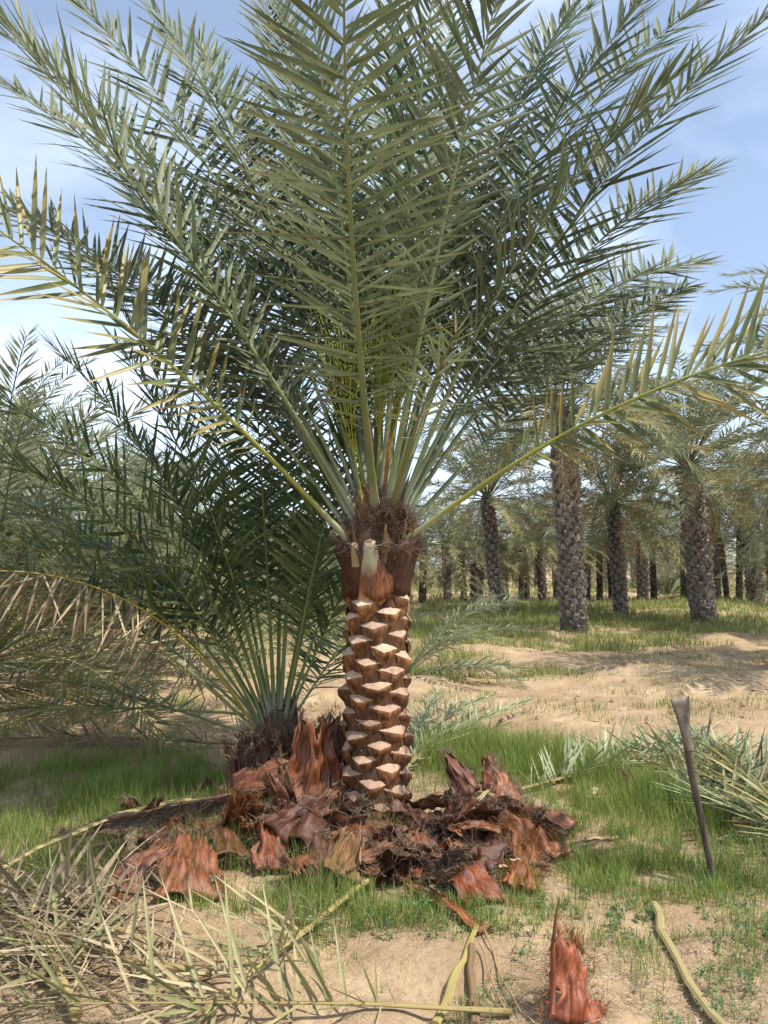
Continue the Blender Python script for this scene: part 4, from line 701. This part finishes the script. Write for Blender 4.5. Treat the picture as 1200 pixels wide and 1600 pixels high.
def grove_palm(x,y,h,r,label,seed,detail=2,fs=1.0,lean=(0,0),nl=66,nd=10,group='date palms of the grove',name='grove_palm',up=1.35,low=-.3,tone=1.0):
    g_=np.random.default_rng(seed); root=empty(name,(x,y,ghf(x,y))); tag(root,label,'palm tree',group)
    if h>.4: obj('trunk',trunk_mesh(h,r,lean,seed),root,M['bark'])
    if h>.4:
        if detail==3:
            z=.05;k=0
            while z<h+.1:
                a=k*GA+g_.normal(0,.06); o=bpy.data.objects.new('leaf_base',BS[k%5]); C.objects.link(o); o.parent=root; s=g_.uniform(.75,1.5)*r/.33
                o.location=(lean[0]*(z/h)**1.3+r*.93*math.cos(a),lean[1]*z/h+r*.93*math.sin(a),z); o.rotation_euler=(g_.normal(-.05,.2),g_.normal(0,.25),a-PI/2+g_.normal(0,.2)); o.scale=(s,s,s); w=g_.uniform(.75,1.2)*tone; o.color=(w,w*.97,w*.93,1); z+=h/285; k+=1
        else:
            o=obj('leaf_bases',stub_cloud(h,r,lean,seed,.028 if detail==2 else .05,1.15*r/.3),root,M['bark_stub']); o['kind']='stuff'; o.color=(tone,tone,tone,1)
    spec=crown_spec(g_,nl,nd,up,low); top=Vector((lean[0],lean[1],h))
    if detail>=2:
        for a,p,s,ty,v in spec:
            me={'l':LIVE,'y':YELL,'d':DEAD}[ty]; o=bpy.data.objects.new('frond',me[v%len(me)]); C.objects.link(o); o.parent=root
            o.matrix_local=Matrix.Translation(top+Vector((.16*math.cos(a),.16*math.sin(a),.1+.2*max(0,p)-(.25 if ty=='d' else 0))))@fmat(a,p,s*fs)
    else:
        o=bpy.data.objects.new('crown',CROWN[seed%len(CROWN)]); C.objects.link(o); o.parent=root; o.location=top; o.rotation_euler=(0,0,g_.uniform(0,6.28)); o.scale=(fs,fs,fs)
    return root
def crown_mesh(seed,nl,nd,low=-.3):
    g_=np.random.default_rng(seed); c=Col(); Ls=[far_frond(3.6,0,[.8,1.1][i],30,.5,400+i,wid=.034) for i in range(2)]; Ds=[far_frond(2.9,0,1.1,24,.4,410,hang=.6,wid=.032,jit=.3)]
    for a,p,s,ty,v in crown_spec(g_,nl,nd,1.35,low):
        src=(Ds if ty=='d' else Ls)[v%(1 if ty=='d' else 2)]; m=np.array(fmat(a,p,s))
        V=np.concatenate(src.V)@m[:3,:3].T+[.12*math.cos(a),.12*math.sin(a),.1]; c.add(V,np.concatenate(src.F),np.concatenate(src.U),(np.concatenate(src.R)+g_.random())%1.0,{'l':0,'y':1,'d':2}[ty])
    me=c.mesh('crown'); [me.materials.append(M[k]) for k in('leaf_far','leaf_far_yellow','leaf_far_dry')]; return me
CROWN=[crown_mesh(500,44,8,-.3),crown_mesh(501,46,6,-.25),crown_mesh(502,40,9,-.4)]
def gpx(px,py): return gp(px,py)
def GP(px,py,topy,wpx,label,seed,detail,leanpx=0,**kw):
    x,y=gp(px,py); h=at(px,topy,y).z; r=wpx/FPX*y/2*.76; grove_palm(x,y,h,r,label,seed,detail,lean=((leanpx+random.uniform(-5,5))/FPX*y,random.uniform(-.4,.4)),**kw)
GP(897,993,668,50,'stoutest grey-trunked date palm with a ragged tall trunk beside the sandy clearing',11,3,-20,fs=1.02,low=-.32)
GP(1100,974,740,46,'thick-trunked date palm with yellow-green crown foot and bare sand before it',12,3,-14,fs=1.02,low=-.32)
GP(970,963,792,28,'slim date palm with orange-yellow frond stalks between the two thick trunks',13,2,-10,fs=.9,low=-.35,nd=10)
GP(776,962,790,28,'date palm with a full feathery crown behind a small leaning seedling palm',14,2,-8,fs=.92,low=-.35,nd=10)
GP(1004,941,835,21,'grey date palm beside the low green bush palm',15,2,-5,fs=.85,low=-.3)
GP(849,946,855,18,'short date palm with dry hanging fronds next to the stoutest palm',16,2,-2,fs=.78,low=-.35,nd=10)
GP(1180,940,778,30,'tall date palm with drooping crown at the end of the thick-trunk row',17,2,-8,fs=1.02,low=-.32)
GP(745,946,880,25,'squat dark-trunked date palm with a skirt of dead fronds',18,2,0,fs=.75,nd=10)
GP(815,941,874,12,'thin twin date palm trunk behind the squat palm',19,1,0,fs=.6); GP(824,941,876,12,'thin twin date palm trunk behind the squat palm',20,1,0,fs=.6)
GP(937,936,872,13,'thin dark date palm seen between the slim palm and the stoutest palm',21,1,0,fs=.65)
GP(1136,937,852,12,'thin bent date palm behind the thick-trunked pair',22,1,-8,fs=.65)
GP(917,938,870,14,'thin date palm half hidden behind the stoutest trunk',23,1,0,fs=.65)
for q,(px,py,ty,w) in enumerate([(700,948,850,17),(870,938,850,13),(895,936,840,13),(1022,937,842,13),(1070,938,835,15),(1120,940,820,17),(1155,938,840,13),(725,940,860,13),(955,936,858,11),(790,938,850,14),(1210,945,800,22),(660,942,850,15)]):
    GP(px,py,ty,w,'mid-distance date palm trunk receding between the nearer palms',50+q,1,0,fs=.8,name='grove_palm',group='mid-distance grove palms')
# palms out to the sides
grove_palm(8.1,11.2,3.9,.30,'date palm at the clearing edge with yellow-green fronds drooping over the sand',31,2,fs=1.05,nl=60,nd=8,low=-.45)
grove_palm(11.5,17.5,4.3,.33,'date palm standing past the drooping one along the clearing',32,2,fs=1.0)
grove_palm(-4.6,8.9,.35,.3,'trunkless bushy date palm clump at the shaded grass edge',33,2,fs=1.0,nl=70,nd=24,low=-.05,up=1.4)
grove_palm(-3.9,12.5,.3,.3,'wide low date palm clump with pale fronds behind the young palm',34,2,fs=.85,nl=60,nd=24,low=-.1)
grove_palm(-1.6,17.5,.3,.3,'low pale date palm clump in the gap behind the young palm',35,2,fs=.62,nl=50,nd=20,low=-.1)
grove_palm(-7.8,15.0,2.2,.3,'medium date palm rising behind the low clumps',36,2,fs=1.0)
grove_palm(-6.2,20,2.0,.3,'medium date palm with tan skirt beyond the pale clump',37,2,fs=.85,nd=11)
grove_palm(-3.4,25,1.6,.28,'short date palm in the far gap with tan skirt',38,2,fs=.75,nd=11)
# seedlings and low palms
def seedling(x,y,L,n,label,seed,up=1.3,low=.1,azs=None):
    root=empty('palm_seedling',(x,y,ghf(x,y)-.03)); tag(root,label,'palm seedling'); g_=np.random.default_rng(seed)
    for k in range(n):
        a=k*2.4+g_.normal(0,.15) if azs is None else azs[k%len(azs)]+g_.normal(0,.1); o=bpy.data.objects.new('frond',LIVE[k%4]); C.objects.link(o); o.parent=root; s=L/3.6*g_.uniform(.85,1.1); o.matrix_local=fmat(a,up-(up-low)*k/(n-1),s)
x,y=gp(1042,938); seedling(x,y,2.1,22,'low green bush palm at the foot of the grey palm row',41)
x,y=gp(790,972); seedling(x,y,1.9,7,'small leaning palm seedling with a bare stubby foot',42,up=1.2,low=.5,azs=[2.9,2.4,3.5,1.0,2.6])
seedling(.25,11.0,2.2,9,'low palm offshoot with an arching frond behind the pruned trunk',43,up=1.0,low=.25,azs=[-.2,.35,-.6,.1,.8,2.6,-.4])
# far rows
rows=np.random.default_rng(77)
for k in range(120):
    d=rows.uniform(34,95) if k%3 else rows.uniform(27,45); px=rows.uniform(-250,1450)
    if d<62 and 650<px<1230:
        if k%2: continue
        d+=18
    x=(px-600)/FPX*d; h=rows.uniform(.3,3.2)*(1 if k%3 else .6)
    grove_palm(x,d,h,.26,'distant date palm in the far rows of the grove',600+k,1,fs=rows.uniform(.75,1.05),group='far rows of date palms',name='distant_palm')

# ------------------------------------------------------------------ grass, herbs, litter
def blades(xy,hgt,wid,rng,lean=.45):
    n=len(xy); z=gh(xy[:,0],xy[:,1])-.006; a=rng.uniform(0,2*np.pi,n); ln=rng.uniform(.1,1,n)*lean; d=np.column_stack([np.cos(a)*ln,np.sin(a)*ln,np.ones(n)]); d/=np.linalg.norm(d,axis=1,keepdims=True)
    b=a+rng.normal(PI/2,.6,n); s=np.column_stack([np.cos(b),np.sin(b),np.zeros(n)]); P0=np.column_stack([xy,z]); hh=hgt[:,None]; w=wid[:,None] if not np.isscalar(wid) else wid
    P1=P0+d*hh*.5; d2=d+np.column_stack([np.cos(a)*ln,np.sin(a)*ln,-.25*ln]); d2/=np.linalg.norm(d2,axis=1,keepdims=True); P2=P1+d2*hh*.5
    V=np.stack([P0-s*w,P0+s*w,P1+s*w*.8,P1-s*w*.8,P2+s*w*.12,P2-s*w*.12],1).reshape(-1,3); F=(np.array([[0,1,2,3],[3,2,4,5]])[None]+np.arange(n)[:,None,None]*6).reshape(-1,4)
    return V,F,np.repeat(rng.random(n),2)
def patch(px,py,rx,ry,dens,h,thr=.3,world=False):
    cx,cy=(px,py) if world else gp(px,py); n=int(dens*rx*ry*3.14); r=np.sqrt(R.random(n))*R.uniform(.8,1.12,n); t=R.uniform(0,2*np.pi,n); x=cx+rx*r*np.cos(t); y=cy+ry*r*np.sin(t)
    q=vnoise(x*3.1,y*3.1,11)*.6+vnoise(x*9,y*9,12)*.4; k=(q>thr+.25*np.clip(r-.55,0,1))&(y>1.6); k&=((x+.05)**2+(y-4.86)**2>.2**2)
    big=vnoise(x*1.6,y*1.6,15); fine=vnoise(x*6,y*6,16); k&=(big*.6+fine*.5>.40-.12*R.random(n)); x,y,q,big=x[k],y[k],q[k],big[k]; return np.column_stack([x,y]),h*(.55+.85*big)*np.clip(.4+1.1*(q-thr)/(1-thr)+R.normal(0,.22,len(x)),.25,1.6)
near=[(170,1265,2.0,1.35,2300,.13,.28),(60,1350,.9,.5,1500,.11,.35),(330,1250,.9,.8,1800,.14,.3),(800,1195,.85,.75,3600,.20,.27),(900,1240,.7,.5,2600,.17,.32),(985,1280,.62,.55,2600,.15,.33),(1090,1250,.5,.5,1600,.15,.4),
 (1060,1420,.62,.42,1500,.09,.42),(1130,1360,.5,.5,1500,.11,.4),(580,1450,.5,.22,2000,.11,.40),(430,1420,.5,.16,2000,.11,.38),(290,1415,.35,.15,1600,.10,.4),(870,1385,.55,.32,2600,.11,.33),(940,1340,.5,.36,2600,.12,.33),(1000,1380,.6,.3,1700,.10,.36),(700,1440,.5,.2,1500,.10,.38),(1100,1480,.5,.3,900,.07,.40),(800,1465,.6,.25,700,.08,.48),(760,1560,.5,.25,450,.08,.5),(980,1530,.6,.35,450,.08,.52),(1160,1480,.4,.35,700,.07,.45),(670,1470,.35,.15,1100,.10,.42),(520,1520,.5,.25,400,.07,.47),(860,1550,.5,.25,420,.08,.46),(1060,1570,.5,.25,420,.08,.46),(640,1560,.4,.2,380,.07,.48),(450,1480,.5,.2,600,.08,.45),(330,1330,.4,.3,600,.1,.42),(760,1300,.3,.2,700,.10,.45)]
near=[(a,b,c*1.05,d*1.1,e*1.35,f*1.25,g-.02) for a,b,c,d,e,f,g in near]
A=[patch(*p) for p in near]; xy=np.concatenate([a[0] for a in A]); hh=np.concatenate([a[1] for a in A])
V,F,r=blades(xy,hh,R.uniform(.0011,.0024,len(xy)),R); o=obj('grass',npmesh('grass',V,F,np.zeros((len(V),2)),r),None,M['grass']); tag(o,'fresh green grass tufts round the pruned palm','grass',kind='stuff')
far=[(720,1050,1.9,.9,300,.13,.30),(840,1005,3.2,1.3,330,.20,.28),(660,1035,1.2,.9,330,.16,.25),(1000,985,3.5,1.5,200,.2,.33),(900,975,6,2.2,140,.22,.34),(1050,955,9,4,60,.26,.34),(780,960,7,3,70,.25,.34),(480,1010,3,2,120,.2,.36),(480,1100,1.6,.9,240,.10,.46),(260,1080,2.2,1.2,220,.10,.42),(300,985,6,3,70,.25,.36),(60,1130,1.6,1.2,300,.13,.36),(760,1095,1.6,.5,160,.07,.46),(1100,1030,2,.8,120,.10,.44),(950,1100,3.0,.8,120,.08,.42),(1150,1110,1.2,.6,220,.09,.42),(900,1060,4,1.2,60,.10,.42),(800,1120,1.5,.5,200,.08,.42)]
far=[(a,b,c*1.15,d*1.3,e*1.25,f,g+.03) for a,b,c,d,e,f,g in far]
A=[patch(*p) for p in far]; xy=np.concatenate([a[0] for a in A]); hh=np.concatenate([a[1] for a in A])
x=R.uniform(-30,34,60000); y=R.uniform(22,70,60000); q=vnoise(x*.35,y*.35,21)*.6+vnoise(x*1.3,y*1.3,22)*.4; k=(q>.5)&(np.abs(x)<y*.6); xy=np.concatenate([xy,np.column_stack([x,y])[k]]); hh=np.concatenate([hh,R.uniform(.12,.4,k.sum())])
V,F,r=blades(xy,hh,np.clip(xy[:,1]*.00042,.003,.02),R); o=obj('grass',npmesh('grass',V,F,np.zeros((len(V),2)),r),None,M['grass_far']); tag(o,'sun-bleached yellow-green grass under the grove','grass',kind='stuff')
# small leafy herbs
A=[patch(*p) for p in [(1090,1440,.55,.35,240,.07,.35),(870,1440,.5,.25,170,.06,.38),(800,1545,.4,.25,140,.06,.42),(1130,1350,.4,.4,200,.09,.36),(600,1465,.45,.18,240,.07,.35),(960,1560,.5,.3,80,.05,.45),(1180,1560,.3,.3,180,.05,.4)]]
O=[];D=[];L_=[]
for xy,hh in A:
    for (x,y),h in zip(xy,hh):
        m=int(8+14*R.random()); z0=ghf(x,y); t=R.random(m); a=R.uniform(0,6.28,m); sw=R.uniform(-.03,.03,2)
        O.append(np.column_stack([x+sw[0]*t+R.normal(0,.005,m),y+sw[1]*t+R.normal(0,.005,m),z0+h*t*1.4])); D.append(np.column_stack([np.cos(a),np.sin(a),R.normal(.4,.3,m)])); L_.append(R.uniform(.010,.022,m))
O=np.concatenate(O);D=np.concatenate(D);D/=np.linalg.norm(D,axis=1,keepdims=True);N_=np.tile([0,0,1.],(len(O),1))+R.normal(0,.4,(len(O),3));N_-=(N_*D).sum(1,keepdims=True)*D;N_/=np.linalg.norm(N_,axis=1,keepdims=True);L_=np.concatenate(L_)
o=obj('herbs',foliage_mesh('herbs',[O,D,N_,L_,L_*.22,np.zeros(len(O),int),R.random(len(O))],simple=True),None,M['herb']); tag(o,'small leafy blue-green weeds sprinkled over the sand','weeds',kind='stuff')
# dry litter: straws and crumbs on the sand
n=24000; px=R.uniform(-100,1300,n); py=1000+620*R.random(n)**.5; g2=np.array([gp(a,b) for a,b in zip(px,py)]); q=vnoise(g2[:,0]*2.2,g2[:,1]*2.2,31); k=q>.36; g2=g2[k]; n=len(g2); a=R.uniform(0,6.28,n)
D=np.column_stack([np.cos(a),np.sin(a),R.normal(0,.10,n)]); D/=np.linalg.norm(D,axis=1,keepdims=True); N_=np.tile([0,0,1.],(n,1)); N_-=(N_*D).sum(1,keepdims=True)*D; N_/=np.linalg.norm(N_,axis=1,keepdims=True); ln=R.uniform(.02,.13,n)
o=obj('litter',foliage_mesh('litter',[np.column_stack([g2,gh(g2[:,0],g2[:,1])+.006]),D,N_,ln,np.clip(g2[:,1]*.00035,.001,.004),np.zeros(n,int),R.random(n)],simple=True),None,M['litter']); tag(o,'dry straw bits strewn on the sand','litter',kind='stuff')
